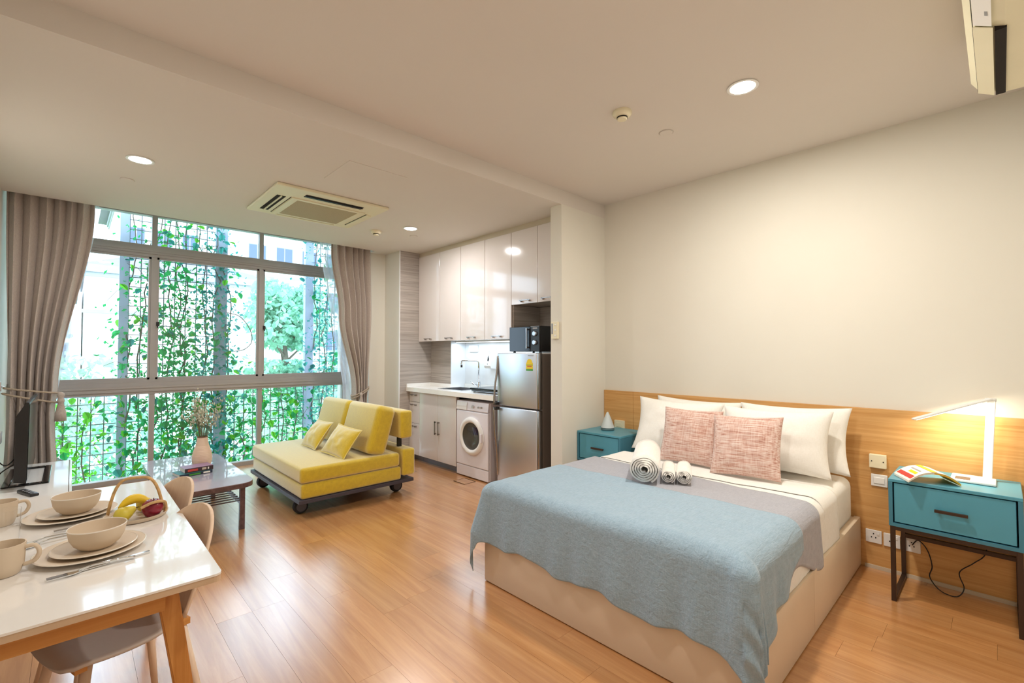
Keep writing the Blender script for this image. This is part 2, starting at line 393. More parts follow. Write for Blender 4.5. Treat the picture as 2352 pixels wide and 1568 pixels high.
# ------------------------------------------------------------------ window
wr = thing('window_1', None, None, (1.2, YW, 0)); struct(wr)
X0, X1 = XL, 2.87
vx = [(X0, X0 + .05), (.627, .677), (1.720, 1.768), (X1 - .05, X1)]
hz = [(0.0, .05), (.945, 1.105), (2.47, 2.60), (2.93, 2.98)]
for (a, b) in hz:
    mb = MB().box(X0, X1, YW, YW + .09, a, b)
    if a > .5 and b < 2.9:
        mb.box(X0, X1, YW - .018, YW, a + .03, b - .03); mb.box(X0, X1, YW - .03, YW - .018, (a + b) / 2 - .012, (a + b) / 2 + .012)
    mb.out('rail', 'alu_frame', wr)
for (a, b) in vx:
    MB().box(a, b, YW + .01, YW + .08, .05, 2.93).out('mullion', 'alu_frame', wr)
for z0, z1 in ((.05, .945), (1.105, 2.47), (2.60, 2.93)):
    for (a0, a1), (b0, b1) in zip(vx, vx[1:]):
        if z1 < 2.5 and z0 > 1:                       # sliding sash frames
            MB().box(a1, a1 + .022, YW + .02, YW + .05, z0, z1).box(b0 - .022, b0, YW + .02, YW + .05, z0, z1).box(a1, b0, YW + .02, YW + .05, z0, z0 + .022).box(a1, b0, YW + .02, YW + .05, z1 - .022, z1).out('sash', 'alu_frame', wr)
        MB().box(a1, b0, YW + .042, YW + .048, z0, z1).out('pane', 'pane_glass', wr)
for xx in (.69, 1.782):
    MB().box(xx - .012, xx + .016, YW - .002, YW + .02, 1.70, 1.745, .003).box(xx - .006, xx + .006, YW - .02, YW, 1.68, 1.72, .002).out('latch', 'black_plastic', wr)

# ------------------------------------------------------------------ curtains
def curtain(name, label, group, prof, nf, amp, side):
    """prof: list of (z, xa, xb) from top to bottom"""
    def at(z):
        for (z0, a0, b0), (z1, a1, b1) in zip(prof, prof[1:]):
            if z0 >= z >= z1:
                t = (z0 - z) / (z0 - z1); t = t * t * (3 - 2 * t); return a0 + (a1 - a0) * t, b0 + (b1 - b0) * t
        return prof[-1][1:]
    zt, zb = prof[0][0], prof[-1][0]
    def fn(u, v):
        z = zt + (zb - zt) * v; a, b = at(z); w = b - a
        ph = 2 * PI * nf * u + .8 * math.sin(3 * u * PI + v) + .5 * noise.noise((u * 6, v * 2.2, side))
        am = amp * min(1.25, .45 + .5 * .55 / max(w, .18)) * (.8 + .4 * noise.noise((u * 9, 2.0, side)))
        return (a + w * (u + .012 * math.sin(2 * ph)), YWALL - .06 + am * math.sin(ph) + .02 * noise.noise((u * 4, v * 4, 7 + side)), z)
    o = MB().grid(fn, 150, 48, .004).out(name, 'curtain_cloth', None, 'all', loc=((prof[0][1] + prof[0][2]) / 2, YWALL - .06, zb))
    return tag(o, label, 'curtain', group)
curtain('curtain', 'grey taupe curtain gathered by rope beside the television', 'taupe window curtains',
        [(3.0, -.425, .13), (2.70, -.425, .13), (1.06, -.395, -.085), (.90, -.395, -.10), (.02, -.42, -.06)], 6.5, .055, 0.0)
curtain('curtain', 'grey taupe curtain tied back behind the mustard sofa', 'taupe window curtains',
        [(3.0, 2.33, 2.845), (2.70, 2.33, 2.85), (1.9, 2.44, 2.865), (.92, 2.63, 2.81), (.80, 2.63, 2.80), (.02, 2.55, 2.85)], 6, .05, 5.0)
def sheer(label, xa, xb, xc, xd):
    def fn(u, v):
        z = 3.0 - 2.95 * v; t = min(1, max(0, (2.7 - z) / 1.7)); a = xa + (xc - xa) * t; b = xb + (xd - xb) * t
        return (a + (b - a) * u, YWALL + .085 + .018 * math.sin(u * 2 * PI * 4 + v), z)
    tag(MB().grid(fn, 48, 24).out('sheer_curtain', 'sheer_cloth', None, 'all', loc=((xa + xb) / 2, YWALL + .085, .05)), label, 'curtain', 'white sheer curtains')
sheer('white sheer strip showing beside the left taupe curtain', -.30, .165, -.38, -.10)
sheer('white sheer strip showing beside the right taupe curtain', 2.24, 2.6, 2.56, 2.75)
# tie-back ropes
t = thing('curtain_tieback', 'twisted beige rope tieback with tassel on left curtain', 'tieback', (-.24, YWALL - .06, 1.0), group='curtain tiebacks')
def loop(cx, cy, rx, ry, z, dz, n=28):
    return [(cx + rx * math.cos(2 * PI * i / n), cy + ry * math.sin(2 * PI * i / n), z + dz * math.cos(2 * PI * i / n)) for i in range(n)]
MB().tube(loop(-.24, YWALL - .06, .17, .088, 1.075, -.03), .008, 8, True).tube(loop(-.245, YWALL - .065, .172, .09, 1.01, -.05), .008, 8, True).out('rope', 'rope_cloth', t, 'all')
MB().lathe([(.0, .0), (.022, -.012), (.026, -.035), (.016, -.05), (.024, -.07), (.026, -.085), (.018, -.095), (.036, -.18), (.04, -.255), (.0, -.256)], 16, (-.065, YWALL - .14, 1.06)).out('tassel', 'curtain_cloth', t, 'all')
MB().box(XL + .001, XL + .02, YWALL - .09, YWALL - .05, 1.08, 1.16, .003).tube([(XL + .02, YWALL - .07, 1.12), (XL + .05, YWALL - .07, 1.11), (XL + .055, YWALL - .07, 1.14)], .006).out('hook', 'chrome', t)
t = thing('curtain_tieback', 'twisted beige rope tieback around right curtain above the sofa', 'tieback', (2.72, YWALL - .06, .9), group='curtain tiebacks')
MB().tube(loop(2.72, YWALL - .06, .115, .085, .90, .055), .008, 8, True).tube(loop(2.72, YWALL - .06, .113, .087, .875, .06), .008, 8, True).out('rope', 'rope_cloth', t, 'all')
MB().lathe([(.0, .0), (.018, -.01), (.02, -.03), (.013, -.04), (.028, -.12), (.03, -.17), (.0, -.171)], 14, (2.69, YWALL - .16, .89)).out('tassel', 'curtain_cloth', t, 'all')

# ------------------------------------------------------------------ headboard panelling, wall plates
t = thing('headboard', 'oak veneer headboard panelling along the bed wall', 'headboard', (XH - .012, 1.2, 0))
for a, b in ((2.378, YP - .002), (.02, 2.375), (YB + .002, .017)):
    if a == .02:
        MB().box(XH - .024, XH - .001, YB + .002, 2.375, 0.0, 1.035, .0015, 1).out('panel', 'panel_oak', t)
    elif a > 1: MB().box(XH - .024, XH - .001, a, b, 0.0, 1.035, .0015, 1).out('panel', 'panel_oak', t)
def plate(label, y0, y1, z0, z1, kind, mat='white_plastic', d=.010, xs=XH - .024):
    t = thing('wall_socket' if kind == 'socket' else ('light_switch' if kind == 'switch' else 'blanking_plate'), label, {'socket': 'socket', 'switch': 'switch'}.get(kind, 'wall plate'), (xs, (y0 + y1) / 2, z0))
    yc, zc = (y0 + y1) / 2, (z0 + z1) / 2
    MB().box(xs - d, xs, y0, y1, z0, z1, .003).out('plate', mat, t)
    if kind == 'blank':
        for s in (-1, 1): MB().lathe([(.0035, 0), (.0035, .002), (0, .002)], 10, (xs - d, yc + s * .03, zc), Matrix.Rotation(-PI / 2, 4, 'Y')).out('screw', 'dark_slot', t)
    elif kind == 'switch':
        MB().box(xs - d - .004, xs - d, yc - .028, yc + .028, zc - .02, zc + .02, .002).out('rocker', mat, t)
    else:
        for dy, dz in ((0, .018), (-.011, -.005), (.011, -.005)): MB().box(xs - d - .0008, xs - d + .001, yc + dy - .003, yc + dy + .003, zc + dz - .004, zc + dz + .004).out('socket_hole', 'dark_slot', t)
        MB().box(xs - d - .003, xs - d, yc - .03, yc - .018, zc + .012, zc + .028, .001).out('rocker', mat, t)
plate('cream blanking plate with two screws on the headboard above the switch', .518, .606, .655, .742, 'blank', 'cream_plastic', .028)
plate('white rocker switch plate beside the lamp nightstand', .515, .60, .535, .612, 'switch')
plate('white wall socket nearest the bed, low on the headboard', .550, .634, .165, .248, 'socket')
plate('white wall socket half hidden by the nightstand leg', .458, .541, .163, .246, 'socket')
plate('white wall socket behind the nightstand crossbar', .362, .445, .163, .246, 'socket')
plate('cream wall switch beside the cone diffuser on the headboard', 2.462, 2.572, .672, .757, 'switch', 'cream_plastic', .02)

# ------------------------------------------------------------------ ceiling fixtures
def downlight(label, x, y, z, power, colr=(1.0, .94, .84)):
    t = thing('downlight', label, 'downlight', (x, y, z), group='recessed ceiling downlights')
    MB().lathe([(.062, 0), (.078, -.001), (.08, -.006), (.074, -.008), (.064, -.006), (.062, -.001)], 32, (x, y, z)).out('trim_ring', 'lamp_white', t, True)
    MB().lathe([(.0, -.012), (.03, -.011), (.055, -.008), (.063, -.003), (.063, -.001), (0, -.001)], 32, (x, y, z)).out('lens', 'downlight_glow', t, 'all')
    L = bpy.data.lights.new('downlight_lamp', 'AREA'); L.shape = 'DISK'; L.size = .13; L.energy = power; L.color = colr
    lo = bpy.data.objects.new('downlight_lamp', L); C.objects.link(lo); lo.parent = t; lo.location = (0, 0, -.016)
PWR = 17
downlight('round lit downlight in the lowered ceiling near the left curtain', .32, 4.085, ZL, PWR * .9, (1, .98, .96))
downlight('round lit downlight in the lowered ceiling before the kitchen', 2.621, 4.352, ZL, PWR * .9, (1, .98, .96))
downlight('round lit downlight in the higher ceiling above the bed', 2.667, .958, ZH, PWR * 1.35, (1, .95, .85))
downlight('added fill downlight out of view in the higher ceiling', 1.15, .958, ZH, PWR * .9, (1, .96, .90))  # unseen fill lamp, added to balance the room's brightness
def smoke(label, x, y, z):
    t = thing('smoke_detector', label, 'smoke detector', (x, y, z), group='ceiling smoke detectors')
    MB().lathe([(.056, 0), (.058, -.012), (.052, -.024), (.036, -.034), (.032, -.034)], 32, (x, y, z)).out('base', 'cream_plastic', t, True)
    MB().lathe([(.030, -.03), (.030, -.046), (.026, -.050), (0, -.052)], 24, (x, y, z)).out('sensor_dome', 'cream_plastic', t, True)
    MB().lathe([(.0325, -.035), (.0325, -.042)], 24, (x, y, z)).out('vent_ring', 'dark_slot', t)
smoke('cream smoke detector on the lowered ceiling beside the cassette unit', 2.403, 4.706, ZL)
smoke('cream smoke detector on the higher ceiling near the bed downlight', 2.414, 1.568, ZH)
def cover(label, x, y, z):
    tag(MB().lathe([(.042, 0), (.043, -.003), (.041, -.006), (0, -.006)], 28, (x, y, z)).lathe([(.046, 0), (.048, -.0015), (.046, -.0025)], 28, (x, y, z)).out('sprinkler_cover', 'ceiling_paint', None, True, loc=(x, y, z)), label, 'sprinkler cover', 'flat sprinkler covers')
cover('flat round sprinkler cover on ceiling between downlight and left curtain', .286, 4.629, ZL)
cover('flat round sprinkler cover on the higher ceiling above the bed', 2.854, 1.514, ZH)
cover('flat round sprinkler cover on ceiling near the kitchen downlight', 2.824, 4.621, ZL)
# cassette air conditioner
t = thing('ceiling_air_conditioner', 'cream four-way cassette air conditioner in the lowered ceiling', 'air conditioner', (1.62, 4.3, ZL))
zc = ZL - .028
def ring(x0, x1, y0, y1, a0, a1, b0, b1, z0, z1): return MB().box(x0, a0, y0, y1, z0, z1, .004, 1).box(a1, x1, y0, y1, z0, z1, .004, 1).box(a0, a1, y0, b0, z0, z1).box(a0, a1, b1, y1, z0, z1)
MB().box(1.14, 2.10, 3.86, 4.745, ZL - .024, ZL, .008).out('panel', 'ac_cream', t)
MB().box(1.385, 1.925, 4.14, 4.646 - .01, zc - .004, ZL - .02, .003).out('grille', 'grille_tan', t)
MB().box(1.33, 1.98, 4.10, 4.14, zc - .004, ZL - .02, .002).box(1.33, 1.98, 4.636, 4.668, zc - .004, ZL - .02, .002).box(1.33, 1.385, 4.14, 4.636, zc - .004, ZL - .02, .002).box(1.925, 1.98, 4.14, 4.636, zc - .004, ZL - .02, .002).out('grille_frame', 'ac_cream', t)
for (a, b, c, d, h) in ((1.215, 1.285, 4.12, 4.62, 'Y'), (1.395, 1.9, 3.955, 4.03, 'X')):
    MB().box(a, b, c, d, ZL - .0255, ZL - .02).out('air_slot', 'dark_slot', t)
    if h == 'Y': MB().box(a + .03, b - .03, c, d, ZL - .034, ZL - .025).out('vane', 'ac_cream', t)
    else: MB().box(a, b, c + .028, d - .034, ZL - .032, ZL - .025).out('vane', 'black_plastic', t)
MB().box(2.015, 2.06, 4.14, 4.62, ZL - .034, ZL - .022, .004).out('vane', 'ac_cream', t)
MB().box(1.38, 1.93, 4.69, 4.72, ZL - .034, ZL - .022, .004).out('vane', 'ac_cream', t)
for (x0_, x1_, y0_, y1_) in ((2.008, 2.014, 4.14, 4.62), (1.38, 1.93, 4.683, 4.689), (1.318, 1.324, 4.1, 4.66)):
    MB().box(x0_, x1_, y0_, y1_, ZL - .0255, ZL - .02).out('gap_line', 'dark_slot', t)
# wall split unit on the back wall, seen from below
t = thing('wall_air_conditioner', 'cream wall mounted air conditioner in the top right corner', 'air conditioner', (2.6, YB, 2.6))
prof = [(YB + .001, 2.86), (YB + .001, 2.60), (-.16, 2.575), (-.03, 2.58), (.045, 2.61), (.075, 2.66), (.08, 2.80), (.06, 2.85)]
MB().prism(prof, 'X', 2.10, 3.04).out('body', 'ac_cream', t)
MB().box(2.42, 3.03, -.035, -.004, 2.572, 2.60).out('air_slot', 'dark_slot', t)
MB().prism([(.0, 2.578), (.05, 2.606), (.052, 2.604), (.0, 2.575)], 'X', 2.40, 3.035).out('flap', 'ac_cream', t)
MB().prism([(.003, 2.577), (.05, 2.6035), (.05, 2.6025), (.003, 2.576)], 'X', 2.20, 2.385).out('sticker', 'white_plastic', t)
for i, xx in enumerate((2.27, 2.285, 2.30, 2.315)):
    MB().prism([(.030, 2.5925), (.045, 2.601), (.045, 2.6), (.030, 2.5915)], 'X', xx, xx + .006).out('sticker_print', 'print_grey', t)
MB().prism([(.012, 2.5815), (.02, 2.5865), (.02, 2.5855), (.012, 2.5805)], 'X', 2.28, 2.31).out('sticker_print', 'print_grey', t)
MB().prism([(.051, 2.611), (.0535, 2.613), (.0535, 2.611), (.051, 2.609)], 'X', 2.15, 3.038).out('seam', 'dark_slot', t)
# wall controller on the pillar end
t = thing('wall_controller', 'cream air conditioner controller on the pillar beside the fridge', 'controller', (XP, 2.77, 1.52))
MB().box(XP - .022, XP, 2.735, 2.812, 1.525, 1.68, .004).out('body', 'cream_plastic', t)
MB().box(XP - .0235, XP - .021, 2.792, 2.806, 1.57, 1.665).out('display', 'kick_grey', t)
for z in (1.55, 1.60, 1.645): MB().box(XP - .0245, XP - .021, 2.752, 2.772, z, z + .012, .001).out('button', 'white_plastic', t)

# ------------------------------------------------------------------ kitchen
def hbar(mb, x, y0, y1, z):         # horizontal bar handle standing off a front at x
    mb.box(x - .03, x - .022, y0, y1, z - .004, z + .004).box(x - .03, x, y0 + .018, y0 + .026, z - .016, z + .003).box(x - .03, x, y1 - .026, y1 - .018, z - .016, z + .003); return mb
XU = 3.40
dY = [5.394, 4.902, 4.464, 4.017, 3.579, 3.197, 2.842]
def wall_cab(label, i0, z0):
    a, b = dY[i0 + 2], dY[i0]
    t = thing('wall_cabinet', label, 'cabinet', ((XU + XH) / 2, (a + b) / 2, z0), group='glossy kitchen wall cabinets')
    xb = 3.584 if i0 == 0 else XH - .016
    MB().box(XU + .002, xb, a + .001, b - .001, z0, 2.68).out('body', 'grey_laminate_y', t)
    for k in (i0, i0 + 1):
        y1, y0 = dY[k] - .0025, dY[k + 1] + .0025
        d = MB().box(XU - .018, XU, y0, y1, z0 - .004, 2.682, .0015, 1).out('door', 'gloss_cabinet', t)
        yc = (y0 + y1) / 2 + (.0 if i0 < 4 else (-.03 if k == 4 else .03))
        sub(hbar(MB(), XU - .018, yc - .08, yc + .08, z0 + .03), 'handle', 'dark_chrome', d)
wall_cab('tall glossy white wall cabinet next to the window wall', 0, 1.553)
wall_cab('tall glossy white wall cabinet above the sink', 2, 1.553)
wall_cab('short glossy white wall cabinet above the microwave', 4, 1.911)
t = thing('microwave_niche', 'grey laminate open niche lining behind the microwave', 'shelf niche', (3.62, 3.2, 1.42))
MB().box(XU + .003, XH - .017, 3.562, 3.578, 1.42, 1.906).out('side_panel', 'grey_laminate', t)
MB().box(XH - .03, XH - .017, YP2 + .002, 3.56, 1.42, 1.906).out('back_panel', 'grey_laminate_y', t)
# under-cabinet LED strip
t = thing('under_cabinet_light', 'slim cool white light strip under the wall cabinets', 'strip light', (3.66, 4.25, 1.53))
MB().box(3.63, 3.68, 3.62, 4.90, 1.535, 1.551).out('housing', 'white_plastic', t)
MB().box(3.635, 3.675, 3.63, 4.89, 1.531, 1.5352).out('diffuser', 'led_cool', t)
L = bpy.data.lights.new('strip_lamp', 'AREA'); L.shape = 'RECTANGLE'; L.size = .04; L.size_y = 1.25; L.energy = 3.4; L.color = (.66, .85, 1.0)
lo = bpy.data.objects.new('strip_lamp', L); C.objects.link(lo); lo.parent = t; lo.location = (0, .01, -.003)
# base units
XB = 3.265
t = thing('drawer_unit', 'glossy white kitchen drawer unit with three drawers', 'cabinet', (3.5, 5.27, 0), group='kitchen base units')
MB().box(XB + .002, 3.58, 5.152, YK - .004, .08, .892).out('body', 'grey_laminate_y', t)
MB().box(XB + .05, 3.58, 5.152, YK - .004, .0, .08).out('kick_board', 'kick_grey', t)
for z0, z1 in ((.765, .888), (.487, .761), (.083, .483)):
    d = MB().box(XB - .018, XB, 5.153, YK - .006, z0, z1, .0015, 1).out('drawer', 'gloss_cabinet', t)
    sub(hbar(MB(), XB - .018, 5.20, 5.34, z1 - .03), 'handle', 'dark_chrome', d)
t = thing('sink_unit', 'glossy white two-door base cabinet under the sink', 'cabinet', (3.5, 4.76, 0), group='kitchen base units')
MB().box(XB + .002, 3.58, 4.372, 5.15, .08, .70).box(XB + .002, XB + .03, 4.372, 5.15, .70, .89).out('body', 'grey_laminate_y', t)
MB().box(XB + .05, 3.58, 4.372, 5.15, .0, .08).out('kick_board', 'kick_grey', t)
for y0, y1, hy in ((4.742, 5.149, 4.775), (4.373, 4.739, 4.705)):
    d = MB().box(XB - .018, XB, y0, y1, .083, .888, .0015, 1).out('door', 'gloss_cabinet', t)
    h = MB().box(XB - .046, XB - .036, hy - .006, hy + .006, .40, .565, .002).box(XB - .046, XB - .018, hy - .006, hy + .006, .405, .42).box(XB - .046, XB - .018, hy - .006, hy + .006, .545, .56)
    sub(h, 'handle', 'dark_chrome', d)
# worktop with cut-out for the sink
SX0, SX1, SY0, SY1 = 3.36, 3.70, 4.42, 4.88
t = thing('worktop', 'white quartz kitchen worktop with short upstand', 'worktop', (3.5, 4.5, .895))
z0, z1 = .897, .95
MB().box(3.2, SX0, 3.64, YK - .003, z0, z1).box(SX1, XH - .015, 3.64, 4.944, z0, z1).box(SX0, SX1, 3.64, SY0, z0, z1).box(SX0, SX1, SY1, 4.944, z0, z1).box(SX0, 3.584, 4.944, YK - .003, z0, z1).out('slab', 'quartz', t)
MB().box(3.2, 3.57, YK - .016, YK - .003, z1, z1 + .045).box(3.572, 3.585, 4.93, YK - .003, z1, z1 + .045).box(XH - .028, XH - .015, 3.64, 4.944, z1, z1 + .045).out('upstand', 'quartz', t)
t = thing('kitchen_sink', 'stainless steel kitchen sink set into the worktop', 'sink', (3.53, 4.65, .78))
MB().box(SX0 + .002, SX1 - .002, SY0 + .002, SY1 - .002, .775, .78).box(SX0 + .002, SX0 + .006, SY0 + .002, SY1 - .002, .78, .951).box(SX1 - .006, SX1 - .002, SY0 + .002, SY1 - .002, .78, .951).box(SX0 + .002, SX1 - .002, SY0 + .002, SY0 + .006, .78, .951).box(SX0 + .002, SX1 - .002, SY1 - .006, SY1 - .002, .78, .951).out('bowl', 'steel', t)
MB().box(SX0 - .012, SX0 + .004, SY0 - .012, SY1 + .012, .9505, .954).box(SX1 - .004, SX1 + .012, SY0 - .012, SY1 + .012, .9505, .954).box(SX0, SX1, SY0 - .012, SY0 + .004, .9505, .954).box(SX0, SX1, SY1 - .004, SY1 + .012, .9505, .954).out('rim', 'chrome', t)
MB().lathe([(.0, .784), (.03, .784), (.034, .781)], 20, (3.53, 4.65, 0)).out('drain', 'chrome', t)
t = thing('kitchen_tap', 'tall square chrome kitchen tap behind the sink', 'tap', (3.745, 4.56, .95))
MB().lathe([(.026, .9505), (.026, .96), (.022, .965), (.022, 1.03), (.02, 1.035), (0, 1.035)], 20, (3.745, 4.56, 0)).out('base', 'chrome', t, True)
MB().tube([(3.745, 4.56, 1.03), (3.745, 4.56, 1.27), (3.742, 4.563, 1.287), (3.73, 4.575, 1.297), (3.60, 4.69, 1.30), (3.588, 4.70, 1.296), (3.582, 4.706, 1.285), (3.582, 4.706, 1.235)], .012, 12).out('spout', 'chrome', t, 'all')
MB().lathe([(.013, 0), (.013, -.03), (0, -.03)], 14, (3.582, 4.706, 1.245)).out('nozzle', 'black_plastic', t)
MB().tube([(3.735, 4.575, .995), (3.70, 4.615, 1.0), (3.675, 4.64, 1.045)], [.012, .010, .006], 10).out('lever', 'chrome', t, 'all')
# portable hob by the fridge
t = thing('portable_hob', 'black glass portable hob on the worktop beside the fridge', 'hob', (3.45, 3.95, .95))
MB().box(3.33, 3.70, 3.72, 4.22, .975, 1.0, .008).out('glass_top', 'black_gloss', t)
MB().box(3.34, 3.69, 3.73, 4.21, .958, .975, .004).out('body', 'steel', t)
MB().box(3.315, 3.332, 3.78, 4.16, .968, .982, .003).out('control_strip', 'black_plastic', t)
for a in (3.37, 3.66):
    for b in (3.76, 4.18): MB().lathe([(.015, .9505), (.012, .959), (0, .959)], 12, (a, b, 0)).out('foot', 'rubber', t)
# backsplash items
t = thing('kitchen_switch', 'white twin switch box on the backsplash above the tap', 'switch', (XH - .014, 4.72, 1.4))
MB().box(XH - .034, XH - .0145, 4.66, 4.84, 1.41, 1.50, .004).out('plate', 'white_plastic', t)
for a in (4.69, 4.77): MB().box(XH - .038, XH - .033, a, a + .045, 1.43, 1.475, .002).out('rocker', 'white_plastic', t)
t = thing('soap_dispenser', 'white wall soap dispenser with dark drop mark near fridge', 'dispenser', (XH - .014, 4.40, 1.18))
MB().prism([(XH - .0145, 1.20), (XH - .105, 1.21), (XH - .115, 1.24), (XH - .06, 1.46), (XH - .0145, 1.47)], 'Y', 4.31, 4.43).out('body', 'white_plastic', t)
Rf = Matrix.Rotation(math.atan2(.055, .22), 4, 'Y')
def onface(z, y): return (XH - .115 + (z - 1.24) * .25 - .0035, y, z)
MB().lathe([(.011, -.001), (.011, .001), (.016, .001), (.016, -.001)], 20, onface(1.41, 4.37), Matrix.Rotation(-PI / 2 + .245, 4, 'Y')).out('ring_mark', 'print_grey', t)
MB().lathe([(.0, -.002), (.012, -.001), (.012, .001), (.0, .002)], 14, onface(1.31, 4.37), Matrix.Rotation(-PI / 2 + .245, 4, 'Y')).prism([(4.358, 1.313), (4.382, 1.313), (4.37, 1.365)], 'X', onface(1.33, 0)[0] - .006, onface(1.33, 0)[0] + .002).out('drop_mark', 'black_plastic', t)
MB().lathe([(.0, -.002), (.005, -.001), (.005, .001), (.0, .002)], 12, onface(1.262, 4.37), Matrix.Rotation(-PI / 2 + .245, 4, 'Y')).out('dot_mark', 'black_plastic', t)
# washing machine
t = thing('washing_machine', 'white front-loading washing machine under the worktop', 'washing machine', (3.5, 4.08, 0))
WF = 3.245
MB().box(WF + .02, 3.80, 3.79, 4.362, .012, .855, .012).out('cabinet', 'appliance_white', t)
MB().box(WF, WF + .03, 3.795, 4.357, .135, .745, .01).out('front_panel', 'appliance_white', t)
MB().prism([(WF + .005, .75), (WF - .004, .76), (WF + .012, .852), (WF + .03, .855), (WF + .03, .75)], 'Y', 3.795, 4.357).out('control_panel', 'appliance_white', t)
MB().box(WF + .004, WF + .03, 3.795, 4.357, .012, .13, .006).out('kick_panel', 'appliance_white', t)
MB().prism([(WF - .008, .758), (WF - .0075, .80), (WF + .004, .84), (WF + .006, .84), (WF - .003, .76)], 'Y', 4.16, 4.345).out('detergent_drawer', 'white_plastic', t)
RY = Matrix.Rotation(-PI / 2, 4, 'Y')
cy, cz = 4.065, .475
MB().lathe([(.155, 0), (.205, 0), (.212, .012), (.205, .026), (.185, .036), (.165, .034), (.15, .02)], 48, (WF, cy, cz), RY).out('door_ring', 'white_plastic', t, True)
MB().lathe([(.152, .02), (.13, .026), (.09, .012), (.05, .004), (0, .003)], 40, (WF, cy, cz), RY, cap=False).out('door_glass', 'door_glass', t, 'all')
MB().lathe([(.15, .0), (.14, -.001), (0, -.0015)], 40, (WF + .004, cy, cz), RY, cap=False).out('drum', 'fridge_side', t, 'all')
MB().box(WF - .0035, WF + .004, cy - .10, cy - .02, cz + .02, cz + .10, .002).out('laundry', 'shirt_purple', t)
MB().box(WF - .04, WF - .02, cy - .205, cy - .175, cz - .05, cz + .05, .006).out('door_handle', 'appliance_white', t)
for y, z, r in ((4.05, .80, .017), (3.955, .80, .011), (3.905, .80, .011)):
    MB().lathe([(r, 0), (r, .014), (r * .8, .018), (0, .018)], 20, (WF + .002, y, z), RY).out('knob', 'brushed_steel', t, True)
MB().box(WF - .002, WF + .003, 3.99, 4.12, .765, .772).out('logo_print', 'print_grey', t)
# fridge
t = thing('fridge', 'silver two-door fridge freezer beside the washing machine', 'fridge', (3.5, 3.3, 0))
FX = 3.20; fy0, fy1 = 3.005, 3.60
MB().box(FX + .055, 3.79, fy0 + .004, fy1 - .004, .03, 1.388, .006).out('body', 'fridge_side', t)
MB().box(FX + .03, 3.76, fy0 + .02, fy1 - .02, .0, .03).out('plinth', 'black_plastic', t)
MB().box(FX + .06, 3.79, fy0 + .004, fy1 - .004, 1.388, 1.400, .004).out('top_plate', 'white_plastic', t)
for z0, z1, n in ((.862, 1.398, 'freezer_door'), (.045, .848, 'fridge_door')):
    d = MB().box(FX, FX + .05, fy0 + .03, fy1, z0, z1, .012, 3).out(n, 'brushed_steel', t, True)
    sub(MB().box(FX + .004, FX + .05, fy0, fy0 + .028, z0, z1, .006), 'edge_trim', 'dark_chrome', d, True)
    zs = ((z0 + .02), (z1 - .06)) if n == 'freezer_door' else ((z0 + .12), (z1 - .02))
    if n == 'freezer_door': pts = [(FX + .004, fy1 - .010, z1 - .03), (FX - .012, fy1 - .008, z1 - .20), (FX - .030, fy1 - .004, z1 - .32), (FX - .038, fy1, z0 + .08), (FX - .034, fy1, z0 + .01)]
    else: pts = [(FX - .034, fy1, z1 - .01), (FX - .038, fy1, z1 - .08), (FX - .030, fy1 - .004, z1 - .28), (FX - .012, fy1 - .008, z1 - .42), (FX + .004, fy1 - .010, z0 + .10)]
    pts = bez(pts, 5)
    sub(MB().tube(pts, .012, 10), 'handle', 'dark_chrome', d, 'all')
    sub(MB().box(FX - .045, FX + .005, fy1 - .035, fy1 + .012, (z0 + .004 if n == 'freezer_door' else z1 - .032), (z0 + .032 if n == 'freezer_door' else z1 - .004), .003), 'handle_mount', 'black_plastic', d)
MB().box(FX - .0008, FX + .002, 3.085, 3.175, 1.236, 1.305).out('energy_label', 'label_yellow', t)
MB().lathe([(0, -.001), (.036, -.001), (.036, .001), (0, .001)], 24, (FX - .0005, 3.13, 1.305), RY).out('energy_label', 'label_yellow', t)
MB().box(FX - .0016, FX + .001, 3.085, 3.175, 1.226, 1.243).out('label_band', 'label_green', t)
MB().box(FX - .0018, FX + .001, 3.10, 3.16, 1.266, 1.274).out('label_band', 'label_red', t)
MB().box(FX - .0018, FX + .001, 3.085, 3.175, 1.28, 1.285).out('label_band', 'label_green', t)
MB().box(FX - .001, FX + .001, 3.075, 3.15, 1.368, 1.376).out('logo_print', 'print_grey', t)
# microwave
t = thing('microwave', 'black microwave oven standing on top of the fridge', 'microwave', (3.45, 3.2, 1.40))
mx = 3.235; my0, my1 = 3.03, 3.45
MB().box(mx + .02, 3.60, my0, my1, 1.412, 1.66, .006).out('body', 'black_plastic', t)
d = MB().box(mx, mx + .02, my0 + .125, my1, 1.414, 1.658, .004).out('door', 'black_gloss', t)
sub(MB().box(mx - .0015, mx + .002, my0 + .19, my1 - .04, 1.47, 1.60), 'window', 'black_gloss', d)
sub(MB().box(mx - .03, mx - .018, my0 + .145, my0 + .158, 1.44, 1.64, .003).box(mx - .02, mx, my0 + .145, my0 + .158, 1.445, 1.46).box(mx - .02, mx, my0 + .145, my0 + .158, 1.62, 1.635), 'handle', 'steel', d)
cp = MB().box(mx, mx + .02, my0, my0 + .122, 1.414, 1.658, .004).out('control_panel', 'black_plastic', t)
for z in (1.50, 1.585): sub(MB().lathe([(.026, 0), (.024, .014), (.02, .02), (0, .02)], 24, (mx, my0 + .06, z), RY), 'knob', 'steel', cp, True)
sub(MB().box(mx - .001, mx + .001, my0 + .03, my0 + .09, 1.63, 1.645), 'logo_print', 'print_grey', cp)
for a in (3.28, 3.56):
    for b in (3.06, 3.42): MB().lathe([(.014, 1.4005), (.012, 1.413), (0, 1.413)], 12, (a, b, 0)).out('foot', 'rubber', t)
